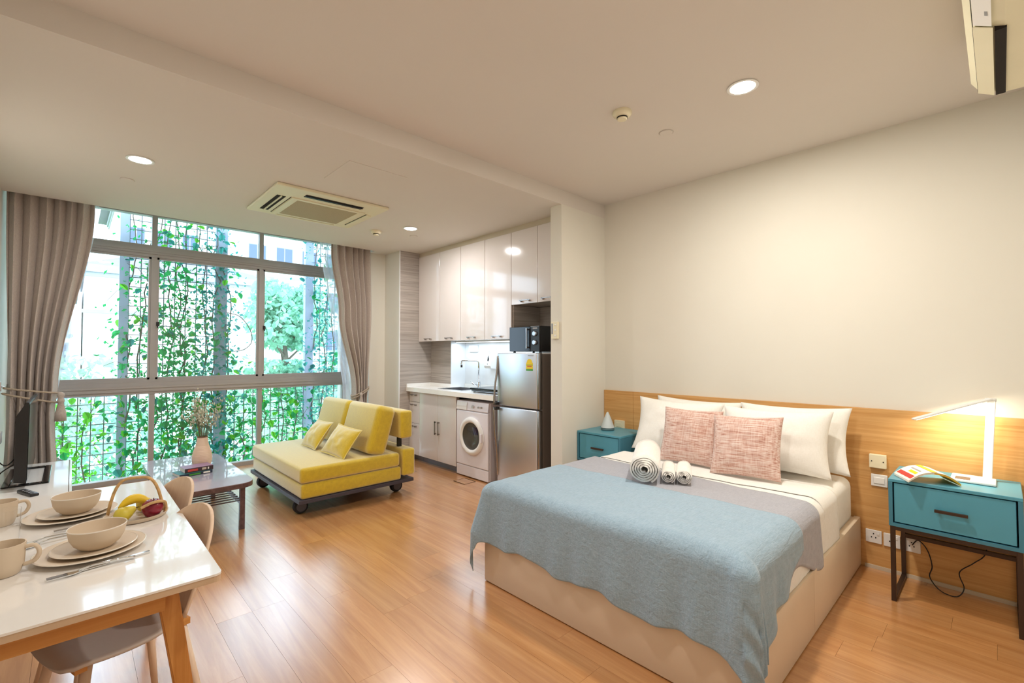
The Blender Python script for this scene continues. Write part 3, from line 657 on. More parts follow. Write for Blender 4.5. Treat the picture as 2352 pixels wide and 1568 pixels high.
# floor hatch
t = thing('floor_hatch', 'small square access cover flush in the floor by the washer', 'floor hatch', (3.12, 4.03, 0))
MB().box(3.05, 3.20, 3.955, 4.14, .0, .0015).out('cover', 'plank_oak', t)
ring(3.045, 3.205, 3.95, 4.145, 3.052, 3.198, 3.957, 4.138, 0.0, .002).out('frame', 'stem_brown', t)

# ------------------------------------------------------------------ cushions
def cushion(w, h, t, nu=26, nv=22, pinch=.07, flange=0.0, e=.62, seed=0.0, wr=.012):
    """stands in the YZ plane, bottom at z = 0"""
    mb = MB()
    def side(sg):
        def fn(a, b):
            u, v = 2 * a - 1, 2 * b - 1
            uu = u * (1 - pinch * (1 - v * v) * abs(u)); vv = v * (1 - pinch * (1 - u * u) * abs(v))
            th = t / 2 * (max(0, 1 - abs(u) ** 2.4) ** e) * (max(0, 1 - abs(v) ** 2.4) ** e)
            th += wr * noise.noise((u * 3.1 + seed, v * 3.1, sg)) * (1 - u * u) * (1 - v * v)
            return (sg * (max(th, 0) + .003), uu * w / 2, h / 2 + vv * h / 2)
        return fn
    G2 = []
    for sg in (-1, 1):
        fn = side(sg); V = [[mb.bm.verts.new(fn(i / nu, j / nv)) for j in range(nv + 1)] for i in range(nu + 1)]; G2.append(V)
        for i in range(nu):
            for j in range(nv): mb.bm.faces.new((V[i][j], V[i + 1][j], V[i + 1][j + 1], V[i][j + 1]))
    A, B = G2
    for i in range(nu):
        for j in (0, nv): mb.bm.faces.new((A[i][j], A[i + 1][j], B[i + 1][j], B[i][j]))
    for j in range(nv):
        for i in (0, nu): mb.bm.faces.new((A[i][j], A[i][j + 1], B[i][j + 1], B[i][j]))
    if flange:
        mb2 = []
        n = nu; 
        def edge(k):
            q = k % 4; return q
        pts = []
        for i in range(nu): pts.append((2 * i / nu - 1, -1))
        for j in range(nv): pts.append((1, 2 * j / nv - 1))
        for i in range(nu): pts.append((1 - 2 * i / nu, 1))
        for j in range(nv): pts.append((-1, 1 - 2 * j / nv))
        I = []; O = []
        for u, v in pts:
            uu = u * (1 - pinch * (1 - v * v) * abs(u)); vv = v * (1 - pinch * (1 - u * u) * abs(v))
            I.append(Vector((0, uu * w / 2, h / 2 + vv * h / 2)))
            O.append(Vector((0, uu * (w / 2 + flange), h / 2 + vv * (h / 2 + flange))))
        N = len(pts)
        for sx in (-.004, .004):
            A = [mb.bm.verts.new(p + Vector((sx, 0, 0))) for p in I]; B = [mb.bm.verts.new(p + Vector((sx * .5, 0, 0))) for p in O]
            for k in range(N): mb.bm.faces.new((A[k], A[(k + 1) % N], B[(k + 1) % N], B[k]))
    bmesh.ops.remove_doubles(mb.bm, verts=mb.bm.verts, dist=.00002)
    bmesh.ops.recalc_face_normals(mb.bm, faces=mb.bm.faces)
    return mb
def place_cushion(name, mat, label, cat, group, w, h, t, loc, tilt, rz=0.0, roll=0.0, **kw):
    o = cushion(w, h, t, **kw).out(name, mat, None, 'all', loc=None)
    o.rotation_mode = 'QUATERNION'
    o.rotation_quaternion = (Matrix.Rotation(rz, 4, 'Z') @ Matrix.Rotation(tilt, 4, 'Y') @ Matrix.Rotation(roll, 4, 'X')).to_quaternion()
    o.location = loc
    return tag(o, label, cat, group)

# ------------------------------------------------------------------ bed
BX0, BX1, BY0, BY1 = 1.865, XH - .03, .66, 2.215
t = thing('bed', 'beige upholstered low bed base with divided side panels', 'bed', (2.85, 1.44, 0))
MB().box(BX0, BX0 + .035, BY0 + .01, BY1 - .01, .005, .316, .006).out('foot_panel', 'bed_beige', t, True)
for y0 in (BY0, BY1 - .035):
    MB().box(BX0 + .002, 2.70, y0, y0 + .035, .005, .316, .005).out('side_panel', 'bed_beige', t, True)
    MB().box(2.704, BX1, y0, y0 + .035, .005, .316, .005).out('side_panel', 'bed_beige', t, True)
MB().box(BX0 + .036, BX1, BY0 + .036, BY1 - .036, .02, .27).box(BX0 + .036, BX1, BY0 + .036, BY0 + .06, .27, .305).out('deck', 'bed_beige', t)
mt = MB().box(BX0 + .04, BX1 - .003, BY0 + .04, BY1 - .04, .272, .575, .06, 4).out('mattress', 'white_cotton', None, True, loc=(2.85, 1.44, .272))
tag(mt, 'white sheeted mattress lying in the beige bed base', 'mattress')
def drape(rect, zt, r, afn, b0fn, b1fn, na, nb, wave, seed, zmin=.02, lift=.0, crease=.004, freq=9.0, flare=0.0):
    x0, x1, y0, y1 = rect
    def fn(ua, ub):
        # ua runs along X, ub across Y
        a, b = afn(ua, ub)
        b = b0fn(ua) + (b1fn(ua) - b0fn(ua)) * ub
        cx = min(max(a, x0 + r), x1); cy = min(max(b, y0 + r), y1 - r)
        dx, dy = a - cx, b - cy; d = math.hypot(dx, dy)
        wz = crease * noise.noise((a * 5, b * 5, seed)) + crease * .6 * noise.noise((a * 14, b * 9, seed + 3)) + .012 * noise.noise((a * 1.7, b * 1.7, seed + 9))
        if d < 1e-6: return (a, b, zt + lift + wz)
        nx, ny = dx / d, dy / d; sq = 1 + .43 * 2 * abs(nx * ny)
        if d < r * PI / 2:
            g = d / r; return (cx + nx * r * sq * math.sin(g), cy + ny * r * sq * math.sin(g), zt + lift + wz * (1 - g / 1.6) - r * (1 - math.cos(g)))
        drop = d - r * PI / 2; s = (b if abs(nx) > .5 else 0) + (a if abs(ny) > .5 else 0) + math.atan2(ny, nx) * .25
        k = min(1, drop / .22)
        wv = wave * k * (math.sin(s * freq + seed + 1.5 * noise.noise((s * 2.5, seed, 0))) * .55 + .22 * noise.noise((s * 5, drop * 2, seed)) + .4 * noise.noise((s * 13, drop * 3, seed)))
        o = r * sq + abs(wave) * .8 * k + wv + (flare * k * ny if ny > 0 else 0)
        return (cx + nx * o, cy + ny * o, max(zmin, zt + lift - r - drop))
    return MB().grid(fn, na, nb, .004)
tag(drape((BX0 + .03, 4.0, BY0 + .02, BY1 - .02), .592, .075, lambda u, v: (2.02 + 1.26 * u - .03 * math.sin(v * 3.1), 0), lambda u: .425, lambda u: 2.44, 90, 110, .008, 1.0, .318).out('duvet', 'white_linen', None, 'all', loc=(2.65, 1.44, .6)), 'white duvet spread across the bed beneath the throws', 'duvet')
tag(drape((BX0 + .03, 4.0, BY0 + .02, BY1 - .02), .5965, .075, lambda u, v: (3.0 + .30 * u - .03 * math.sin(v * 3.1), 0), lambda u: .445, lambda u: 2.43, 30, 110, .006, 1.0, .33, .004).out('duvet_fold', 'white_linen', None, 'all', loc=(3.15, 1.44, .6)), 'white sheet turned back over the duvet near the pillows', 'sheet')
tag(drape((BX0 - .01, 4.0, BY0 + .012, BY1 - .0), .602, .08, lambda u, v: (2.25 + .62 * u + .04 * v * u, 0), lambda u: .46 - .03 * u + .05 * math.sin(u * 5), lambda u: 2.40, 50, 130, .012, 4.0, .2, .006).out('grey_throw', 'grey_throw', None, 'all', loc=(2.55, 1.44, .61)), 'light grey throw lying under the blue throw on the bed', 'throw')
def blue_b0(u):     # u 0 at the foot hem, 1 at the upper edge
    return .30 + .26 * max(0, (u - .45) / .55) ** .8 + .012 * math.sin(u * 23) + .05 * max(0, .25 - u)
def blue_b1(u): return 2.60 - .24 * u + .012 * math.sin(u * 17)
tag(drape((BX0 - .018, 4.0, BY0 - .006, BY1 + .006), .608, .085, lambda u, v: (1.515 + .99 * u + .015 * math.sin(v * 31) * (1 - u) + .05 * (1 - u) * (v - .5), 0), blue_b0, blue_b1, 130, 220, .017, 8.0, .03, .008, .006, 34.0, .07).out('blue_throw', 'blue_throw', None, 'all', loc=(2.2, 1.44, .61)), 'pale blue crinkled throw hanging over the foot of the bed', 'throw')
G = 'white bed pillows'
place_cushion('pillow', 'white_cotton', 'white pillow behind, at left against the headboard', 'pillow', G, .70, .44, .15, (3.60, 1.72, .60), .26, .02, .02, pinch=.09, seed=3)
place_cushion('pillow', 'white_cotton', 'white pillow behind, at right against the headboard', 'pillow', G, .70, .44, .15, (3.60, 1.02, .605), .26, -.02, -.02, pinch=.09, seed=9)
place_cushion('pillow', 'white_cotton', 'white pillow standing left of the pink cushions', 'pillow', G, .70, .44, .17, (3.40, 1.78, .605), .30, .03, .02, pinch=.10, seed=5)
place_cushion('pillow', 'white_cotton', 'white pillow standing right of the pink cushions', 'pillow', G, .68, .43, .18, (3.40, 1.07, .605), .30, .02, -.02, pinch=.09, seed=12)
place_cushion('scatter_cushion', 'pink_slub', 'pink woven scatter cushion, the one nearer the kitchen', 'cushion', 'pink scatter cushions', .43, .40, .13, (3.19, 1.555, .607), .30, .03, .0, pinch=.06, seed=1)
place_cushion('scatter_cushion', 'pink_slub', 'pink woven scatter cushion, the one nearer the lamp', 'cushion', 'pink scatter cushions', .43, .40, .13, (3.11, 1.14, .607), .33, .0, -.05, pinch=.06, seed=2)
def towel_roll(label, a, b, R, pitch, group):
    a, b = Vector(a), Vector(b); L = (b - a).length
    turns = int(R / pitch) - 1; n = turns * 26; mb = MB()
    pts = [(pitch * .9 + (R - pitch * .9) * i / n) for i in range(n + 1)]
    rings = []
    for i, r in enumerate(pts):
        an = 2 * PI * turns * i / n - PI / 2 - .5; row = []
        for k in range(7):
            f = k / 6; rr = r * (1 + .03 * noise.noise((f * 3, an, 1)))
            row.append(mb.bm.verts.new((rr * math.cos(an), rr * math.sin(an) * .93, f * L + .004 * math.sin(i))))
        rings.append(row)
    fs = [mb.bm.faces.new((rings[i][k], rings[i][k + 1], rings[i + 1][k + 1], rings[i + 1][k])) for i in range(n) for k in range(6)]
    thicken(mb.bm, rings, fs, pitch * .8)
    o = mb.out('rolled_towel', 'towel_terry', None, 'all')
    o.rotation_mode = 'QUATERNION'; o.rotation_quaternion = (b - a).to_track_quat('Z', 'Y'); o.location = a
    tag(o, label, 'towel', group)
towel_roll('large white bath towel rolled up on the bed', (2.50, 1.487, .70), (2.94, 1.72, .715), .082, .0125, 'rolled towels on the bed')
towel_roll('small rolled white towel tucked against the large towel roll', (2.61, 1.39, .655), (2.84, 1.51, .66), .038, .008, 'rolled towels on the bed')
towel_roll('small rolled white towel, farthest from the large towel roll', (2.66, 1.315, .657), (2.89, 1.43, .66), .042, .008, 'rolled towels on the bed')

# ------------------------------------------------------------------ nightstands
def nightstand(label, x0, x1, y0, y1, zt):
    t = thing('nightstand', label, 'nightstand', ((x0 + x1) / 2, (y0 + y1) / 2, 0), group='teal nightstands')
    zb = zt - .265
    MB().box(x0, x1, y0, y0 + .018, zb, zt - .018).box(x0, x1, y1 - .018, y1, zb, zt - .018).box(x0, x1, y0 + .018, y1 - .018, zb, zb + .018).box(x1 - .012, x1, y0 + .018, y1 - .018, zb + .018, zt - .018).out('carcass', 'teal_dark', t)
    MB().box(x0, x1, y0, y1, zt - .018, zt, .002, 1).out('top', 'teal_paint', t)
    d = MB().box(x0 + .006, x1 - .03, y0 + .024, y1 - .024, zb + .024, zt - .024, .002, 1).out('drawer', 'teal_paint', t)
    yc = (y0 + y1) / 2
    sub(MB().box(x0 - .022, x0 - .010, yc - .065, yc + .065, zt - .142, zt - .126, .002).box(x0 - .012, x0 + .007, yc - .055, yc - .045, zt - .138, zt - .13).box(x0 - .012, x0 + .007, yc + .045, yc + .055, zt - .138, zt - .13), 'handle', 'bronze_metal', d)
    w = .022
    for a in (x0 + .004, x1 - .004 - w):
        for b in (y0 + .004, y1 - .004 - w): MB().box(a, a + w, b, b + w, 0, zb, .001, 1).out('leg', 'bronze_metal', t)
    for b in (y0 + .004, y1 - .004 - w): MB().box(x0 + .004 + w, x1 - .004 - w, b, b + w, 0, w).out('runner', 'bronze_metal', t)
    MB().box(x0 + .004, x0 + .004 + w, y0 + .004 + w, y1 - .004 - w, zb - w, zb).out('front_rail', 'bronze_metal', t)
    MB().box(x1 - .004 - w, x1 - .004, y0 + .004 + w, y1 - .004 - w, zb - .17, zb - .17 + w).out('crossbar', 'bronze_metal', t)
    return t
nightstand('teal one-drawer nightstand on black legs under the desk lamp', 3.385, XH - .030, -.062, .456, .687)
nightstand('teal one-drawer nightstand between the bed and the pillar', 3.385, XH - .030, 2.235, YP - .006, .687)
NZ = .6885
t = thing('cone_diffuser', 'grey cone shaped diffuser on the far nightstand', 'diffuser', (3.61, 2.52, NZ))
MB().lathe([(.058, 0), (.062, .006), (.060, .018), (.052, .022)], 32, (3.61, 2.52, NZ)).out('base', 'cone_base', t, True)
MB().lathe([(.062, .022), (.060, .026), (.035, .10), (.010, .158), (.004, .165), (0, .166)], 32, (3.61, 2.52, NZ)).out('cone', 'cone_grey', t, True)
# desk lamp
t = thing('desk_lamp', 'white folding LED desk lamp lit on the nightstand', 'lamp', (3.64, .12, NZ))
MB().box(3.56, 3.74, .03, .21, NZ, NZ + .014, .006).out('base', 'lamp_white', t, True)
MB().box(3.575, 3.65, .13, .19, NZ + .014, NZ + .0155).out('base_pad', 'fridge_side', t)
mb = MB(); mb.box(-.006, .006, -.019, .019, 0, .44, .003, mat=Matrix.Translation((3.715, .065, NZ + .012)) @ Matrix.Rotation(.05, 4, 'X')); mb.out('stem', 'lamp_white', t)
MB().tube([(3.715, .022, NZ + .45), (3.715, .066, NZ + .45)], .009, 12).out('hinge', 'lamp_white', t, 'all')
A = Vector((3.72, .045, NZ + .455)); B = Vector((3.56, .36, NZ + .325))
q = (B - A).to_track_quat('Z', 'Y').to_matrix().to_4x4(); Lh = (B - A).length
H4 = Matrix.Translation(A) @ q
# local frame: z along arm; find the local axis most vertical
upl = q.inverted() @ Vector((0, 0, 1))
ax = 'y' if abs(upl.y) > abs(upl.x) else 'x'; sg = 1 if (upl.y if ax == 'y' else upl.x) > 0 else -1
mb = MB()
if ax == 'y': mb.box(-.019, .019, -.005, .005, 0, Lh, .003, mat=H4)
else: mb.box(-.005, .005, -.019, .019, 0, Lh, .003, mat=H4)
mb.out('arm', 'lamp_white', t)
mb = MB(); o0, o1 = (-.0068, -.0048) if sg > 0 else (.0048, .0068)
if ax == 'y': mb.box(-.015, .015, o0, o1, .05, Lh - .01, mat=H4)
else: mb.box(o0, o1, -.015, .015, .05, Lh - .01, mat=H4)
mb.out('led_strip', 'lamp_led', t)
L = bpy.data.lights.new('desk_lamp_light', 'AREA'); L.shape = 'RECTANGLE'; L.size = .03; L.size_y = .3; L.energy = 1.9; L.color = (1, .87, .66)
lo = bpy.data.objects.new('desk_lamp_light', L); C.objects.link(lo); lo.parent = t
mid = (A + B) / 2 - Vector((0, 0, .012)); lo.location = mid - Vector(t.location)
dn = -(q @ (Vector((0, sg, 0)) if ax == 'y' else Vector((sg, 0, 0))))
yv = (B - A).normalized(); zv = -dn; xv = yv.cross(zv)
lo.rotation_euler = Matrix((xv, yv, zv)).transposed().to_euler()
# open book face down
t = thing('open_book', 'open paperback lying face down like a tent on nightstand', 'book', (3.47, .30, NZ))
def leafcurve(side, off):
    out = []
    for i in range(9):
        f = i / 8; out.append((side * (.115 * f), .052 * (1 - f) ** 1.0 + .014 * math.sin(PI * f) * 1.0 + off))
    return out
BT = Matrix.Translation((3.47, .30, NZ)) @ Matrix.Rotation(math.radians(-62), 4, 'Z')
def bookpart(side, o0, o1, name, mat, w=.17):
    mb = MB(); A_ = leafcurve(side, o0); B_ = leafcurve(side, o1)
    mb.prism(A_ + B_[::-1], 'Y', -w / 2, w / 2)
    bmesh.ops.transform(mb.bm, matrix=BT, verts=mb.bm.verts); mb.out(name, mat, t)
bookpart(-1, .010, .0125, 'cover', 'paper', .176); bookpart(1, .010, .0125, 'cover', 'paper', .176)
bookpart(-1, .001, .0095, 'pages', 'paper'); bookpart(1, .001, .0095, 'pages', 'cover_yellow')
mb = MB().box(-.012, .012, -.088, .088, .0645, .0665); bmesh.ops.transform(mb.bm, matrix=BT, verts=mb.bm.verts); mb.out('spine', 'cover_yellow', t)
for (x0_, x1_, w0, w1, mm) in ((-.105, -.085, -.08, .08, 'label_red'), (-.075, -.06, -.06, .02, 'label_yellow'), (-.05, -.04, -.05, .05, 'print_grey')):
    fz = lambda xx: .052 * (1 - abs(xx) / .115) + .014 * math.sin(PI * abs(xx) / .115) + .0128
    mb = MB().prism([(x0_, fz(x0_)), (x1_, fz(x1_)), (x1_, fz(x1_) + .0006), (x0_, fz(x0_) + .0006)], 'Y', w0, w1)
    bmesh.ops.transform(mb.bm, matrix=BT, verts=mb.bm.verts); mb.out('cover_print', mm, t)
# lamp flex hanging behind the nightstand
xs = XH - .042
tag(MB().tube(bez([(XH - .04, .40, .21), (xs - .01, .37, .25), (xs, .33, .20), (xs, .31, .11), (xs - .02, .32, .05), (xs - .08, .27, .008), (xs - .1, .20, .006), (xs - .06, .17, .05), (xs - .02, .19, .12), (xs - .01, .13, .19), (xs, .08, .26), (xs + .003, .07, .41)]), .003, 6).out('lamp_flex', 'cord_black', None, 'all', loc=(xs, .25, 0)), 'thin black lamp flex looped behind the near nightstand', 'cable')

# ------------------------------------------------------------------ sofa bed
t = thing('sofa_bed', 'mustard yellow sofa bed on casters before the window', 'sofa', (1.95, 4.75, 0))
SY0_, SY1_ = 4.06, 5.50
MB().box(1.395, 2.49, SY0_ - .01, SY1_ + .01, .128, .160, .003).out('base_frame', 'plate_frame', t)
MB().box(1.415, 2.36, SY0_, SY1_, .161, .288, .022, 3).out('seat_base', 'mustard_velvet', t, True)
MB().box(1.405, 2.345, SY0_ - .003, SY1_ + .003, .292, .425, .03, 4).out('seat_cushion', 'mustard_velvet', t, True)
MB().box(2.365, 2.50, SY0_ - .02, SY1_ + .02, .195, .455, .022, 3).out('back_rail', 'mustard_velvet', t, True)
MB().box(2.34, 2.47, SY0_ - .02, SY1_ + .02, .56, .83, .025, 3).out('back_bolster', 'mustard_velvet', t, True)
for y in (4.2, 5.3): MB().box(2.40, 2.44, y, y + .03, .45, .58).out('bracket', 'black_plastic', t)
for y0, y1 in ((4.09, 4.765), (4.785, 5.46)):
    mb = MB().box(-.10, .10, y0, y1, 0, .47, .055, 5, mat=Matrix.Translation((2.11, 0, .425)) @ Matrix.Rotation(.27, 4, 'Y'))
    mb.out('back_cushion', 'mustard_velvet', t, True)
RX = Matrix.Rotation(PI / 2, 4, 'X')
for (cx_, cy_) in ((1.47, 4.24), (1.47, 5.32), (2.40, 4.24), (2.40, 5.32)):
    w = MB().lathe([(0, -.03), (.044, -.03), (.058, -.026), (.062, -.016), (.060, -.004), (.052, -.002), (.052, .002), (.060, .004), (.062, .016), (.058, .026), (.044, .03), (0, .03)], 28, (cx_, cy_, .0625), RX).out('caster', 'rubber', t, True)
    sub(MB().lathe([(0, .0305), (.042, .0305), (.042, .032), (0, .032)], 24, (cx_, cy_, .0625), RX), 'hub', 'caster_grey', w, True)
    sub(MB().lathe([(0, -.032), (.042, -.032), (.042, -.0305), (0, -.0305)], 24, (cx_, cy_, .0625), RX), 'hub', 'caster_grey', w, True)
    sub(MB().box(cx_ + .01, cx_ + .055, cy_ - .016, cy_ + .016, .075, .128, .004), 'fork', 'black_plastic', w)
place_cushion('throw_pillow', 'mustard_velvet', 'small mustard pillow on the sofa, the one nearer the camera', 'cushion', 'small sofa pillows', .42, .29, .12, (1.80, 4.37, .435), .62, .12, .06, pinch=.05, flange=.014, seed=4)
place_cushion('throw_pillow', 'mustard_velvet', 'small mustard pillow on the sofa, the one nearer the window', 'cushion', 'small sofa pillows', .42, .29, .12, (1.78, 4.93, .435), .62, -.05, -.04, pinch=.05, flange=.014, seed=6)

# ------------------------------------------------------------------ coffee table
def rrect(x0, x1, y0, y1, r, n=8):
    P = []
    for cx_, cy_, a0 in ((x1 - r, y1 - r, 0), (x0 + r, y1 - r, PI / 2), (x0 + r, y0 + r, PI), (x1 - r, y0 + r, 1.5 * PI)):
        for k in range(n + 1): P.append((cx_ + r * math.cos(a0 + PI / 2 * k / n), cy_ + r * math.sin(a0 + PI / 2 * k / n)))
    return P
t = thing('coffee_table', 'dark wood coffee table with slatted shelf and rounded corners', 'coffee table', (.76, 4.7, 0))
TX0, TX1, TY0, TY1, TZ = .475, 1.055, 4.0, 5.42, .405
MB().prism(rrect(TX0, TX1, TY0, TY1, .11), 'Z', TZ - .004, TZ).out('top', 'walnut_top_glare', t)
MB().prism(rrect(TX0, TX1, TY0, TY1, .11), 'Z', TZ - .038, TZ - .0042).out('top_edge', 'walnut_dark', t)
for a in (TX0 + .035, TX1 - .07):
    for b in (TY0 + .17, TY1 - .20):
        mb = MB(); mb.prism([(a, b), (a + .036, b), (a + .036, b + .036), (a, b + .036)], 'Z', 0, TZ - .038); mb.out('leg', 'walnut_dark', t)
sy = TY0 + .2
for a in (TX0 + .045, TX1 - .066): MB().box(a, a + .02, TY0 + .20, TY1 - .17, .195, .22).out('shelf_rail', 'walnut_dark', t)
while sy < TY1 - .2:
    MB().box(TX0 + .05, TX1 - .05, sy, sy + .020, .22, .226).out('shelf_slat', 'walnut_dark', t); sy += .068
def book(label, loc, rz, w, l, h, cover, spine, marks):
    t = thing('book', label, 'book', loc, 0, 'books on the coffee table')
    R = Matrix.Translation(loc) @ Matrix.Rotation(rz, 4, 'Z')
    def P(name, mat, *b):
        mb = MB().box(*b); bmesh.ops.transform(mb.bm, matrix=R, verts=mb.bm.verts); return mb.out(name, mat, t)
    P('cover', cover, -w / 2, w / 2, -l / 2, l / 2, h - .002, h); P('cover', cover, -w / 2, w / 2, -l / 2, l / 2, 0, .002)
    P('spine', spine, -w / 2, w / 2, -l / 2 - .002, -l / 2, 0, h)
    P('pages', 'paper', -w / 2 + .003, w / 2 - .003, -l / 2, l / 2 - .004, .002, h - .002)
    for (a, b, m_) in marks: P('spine_print', m_, a, b, -l / 2 - .0028, -l / 2 - .0015, h * .25, h * .75)
plain('cover_navy', (36, 46, 66), 0.4); plain('cover_dark', (60, 36, 40), 0.4); plain('cover_mauve', (150, 120, 150), 0.3); plain('cover_teal', (40, 110, 110), 0.4)
book('dark teal paperback at the bottom of the stack of two', (.735, 4.60, TZ), .18, .235, .16, .024, 'cover_teal', 'cover_navy', ((-.05, .03, 'label_green'), (.05, .1, 'paper')))
book('dark red paperback under the vase, on top of the stack', (.765, 4.615, TZ + .0245), .10, .20, .145, .034, 'cover_mauve', 'cover_dark', ((-.08, -.01, 'label_red'), (.02, .05, 'strip_beige'), (.06, .07, 'paper')))
t = thing('vase', 'ribbed beige clay vase standing beside the stacked books', 'vase', (.83, 4.77, TZ))
pr_ = []
for i in range(61):
    f = i / 60; z = .27 * f
    if f < .7: r = .048 + .024 * math.sin(PI * min(1, (f + .12) / .95)) ; r = .052 + .022 * math.sin(PI * (f / .7) ** .9)
    else: r = .052 - .015 * ((f - .7) / .3) ** .7
    pr_.append((r + (.0012 * math.sin(f * 2 * PI * 22) if f < .72 else 0), z))
pr_ = [(.0, 0)] + pr_
MB().lathe(pr_ + [(.032, .268), (.03, .2)], 40, (.83, 4.77, TZ)).out('body', 'vase_clay', t, 'all')
MB().lathe([(.0375, .262), (.0385, .268), (.037, .2725), (.032, .2725), (.031, .262)], 32, (.83, 4.77, TZ)).out('rim', 'vase_rim', t, 'all')
t = thing('dried_bouquet', 'bunch of dried grey-green flowers in the clay vase', 'dried flowers', (.83, 4.77, TZ + .22))
stems = MB(); heads = MB(); rs = random.Random(3)
for i in range(42):
    a = rs.uniform(0, 2 * PI); sp = rs.uniform(.02, .17); h = rs.uniform(.26, .46) - sp * .5
    b = Vector((.83 + .012 * math.cos(a), 4.77 + .012 * math.sin(a), TZ + .21)); e = Vector((.83 + sp * math.cos(a), 4.77 + sp * math.sin(a), TZ + .22 + h))
    m_ = b.lerp(e, .5) + Vector((0, 0, .03))
    stems.tube([b, m_, e], [.0018, .0014, .001], 5)
    for k in range(11):
        f = rs.uniform(.5, 1.05); c = (b.lerp(m_, f * 2) if f < .5 else m_.lerp(e, f * 2 - 1)) + Vector((rs.gauss(0, .014), rs.gauss(0, .014), rs.gauss(0, .012)))
        bmesh.ops.create_icosphere(heads.bm, subdivisions=1, radius=rs.uniform(.003, .0075), matrix=Matrix.Translation(c) @ Matrix.Diagonal((1, 1, rs.uniform(1, 2.2), 1)))
stems.out('stems', 'dry_stem', t); tag(heads.out('flower_heads', 'dry_flower', t), kind='stuff')

# ------------------------------------------------------------------ television and console
t = thing('tv_console', 'low white television console along the left wall', 'console', (-.215, 4.6, 0))
MB().box(XL + .003, .013, 3.55, 5.41, .475, .50, .003).out('top', 'table_white', t)
MB().box(XL + .003, -.005, 3.58, 5.39, .06, .475).out('body', 'white_plastic', t)
for a, b in ((3.585, 4.48), (4.49, 5.385)):
    MB().box(-.005, .009, a, b, .07, .47, .002, 1).out('door', 'white_plastic', t)
MB().box(-.004, .0, 3.55, 5.41, .499, .5006).out('edge_line', 'stem_brown', t)
MB().box(XL + .01, -.04, 3.6, 5.37, 0, .06).out('plinth', 'kick_grey', t)
t = thing('television', 'black flat television seen edge-on on the white console', 'television', (-.23, 4.87, .50))
MB().prism([(-.262, .56), (-.205, .545), (-.198, 1.072), (-.212, 1.075), (-.258, .985)], 'Y', 4.40, 5.36).out('body', 'black_plastic', t)
MB().prism([(-.2035, .56), (-.2015, .56), (-.1955, 1.06), (-.1975, 1.06)], 'Y', 4.415, 5.345).out('screen', 'black_gloss', t)
MB().box(-.25, -.215, 4.82, 4.94, .505, .56).out('neck', 'black_gloss', t)
ring(-.33, -.10, 4.55, 5.22, -.29, -.14, 4.59, 5.18, .5015, .511).out('stand_base', 'black_gloss', t)
t = thing('remote_control', 'black remote control lying on the white console', 'remote', (-.19, 4.28, .50), .35)
MB().box(-.022, .022, -.10, .10, .0008, .018, .005).out('case', 'black_plastic', t, True, world=False)
for k in range(5):
    MB().box(-.012, -.004, -.08 + k * .03, -.068 + k * .03, .018, .0195).box(.004, .012, -.08 + k * .03, -.068 + k * .03, .018, .0195).out('button_pair', 'print_grey', t, world=False)
t = thing('power_adapter', 'white plug adapter on the left wall behind the television', 'adapter', (XL, 5.33, .72))
MB().box(XL + .001, XL + .06, 5.29, 5.37, .70, .79, .005).out('case', 'white_plastic', t, True)
for z in (.725, .745): MB().box(XL + .02, XL + .045, 5.2885, 5.2905, z, z + .006).out('print', 'print_grey', t)
tag(MB().tube(bez([(XL + .03, 5.32, .70), (XL + .05, 5.2, .60), (-.33, 5.0, .58), (-.25, 4.88, .70)]), .004, 6).out('tv_cable', 'cord_black', None, 'all', loc=(XL + .05, 5.2, .6)), 'black cable running from the adapter to the television', 'cable', 'television cables')
tag(MB().tube(bez([(XL + .01, 4.9, .53), (XL + .06, 4.7, .52), (-.33, 4.62, .60), (-.255, 4.60, .66)]), .004, 6).out('tv_cable', 'cord_black', None, 'all', loc=(XL + .06, 4.7, .52)), 'black cable lying along the wall behind the television', 'cable', 'television cables')

# ------------------------------------------------------------------ dining table and chairs
DX0, DX1, DY0, DY1, DZ = -.43, .335, 1.60, 3.00, .75
t = thing('dining_table', 'white topped dining table with oak legs on the left', 'table', (-.05, 2.3, 0))
DR = rrect(DX0, DX1, DY0, DY1, .02, 4)
MB().prism(DR, 'Z', DZ - .006, DZ).out('top', 'table_white', t)
MB().prism(rrect(DX0 + .001, DX1 - .001, DY0 + .001, DY1 - .001, .02, 4), 'Z', DZ - .024, DZ - .0062).out('top_edge', 'table_edge', t)
MB().box(DX0 + .12, DX1 - .13, DY0 + .055, DY0 + .077, DZ - .085, DZ - .0245).out('apron', 'ash_rail', t)
MB().box(DX0 + .12, DX1 - .13, DY1 - .077, DY1 - .055, DZ - .085, DZ - .0245).out('apron', 'ash_rail', t)
for xx in (DX0 + .09, DX1 - .112): MB().box(xx, xx + .022, DY0 + .12, DY1 - .12, DZ - .085, DZ - .0245).out('apron', 'ash_rail', t)
for sx in (0, 1):
    for s_y in (0, 1):
        xt = DX1 - .125 if sx else DX0 + .125; xb = DX1 - .02 if sx else DX0 + .02
        yt = DY1 - .10 if s_y else DY0 + .10; yb = DY1 - .05 if s_y else DY0 + .05
        mb = MB(); A_ = [(-.026, -.022), (.026, -.022), (.026, .022), (-.026, .022)]
        T = [mb.bm.verts.new((xt + a, yt + b, DZ - .0248)) for a, b in A_]; Bm = [mb.bm.verts.new((xb + a * .7, yb + b * .7, .001)) for a, b in A_]
        fs = [mb.bm.faces.new(T), mb.bm.faces.new(Bm[::-1])] + [mb.bm.faces.new((T[k], Bm[k], Bm[(k + 1) % 4], T[(k + 1) % 4])) for k in range(4)]
        bmesh.ops.recalc_face_normals(mb.bm, faces=fs); bmesh.ops.bevel(mb.bm, geom=mb.bm.edges[:], offset=.004, segments=2, affect='EDGES')
        mb.out('leg', 'ash_leg', t)
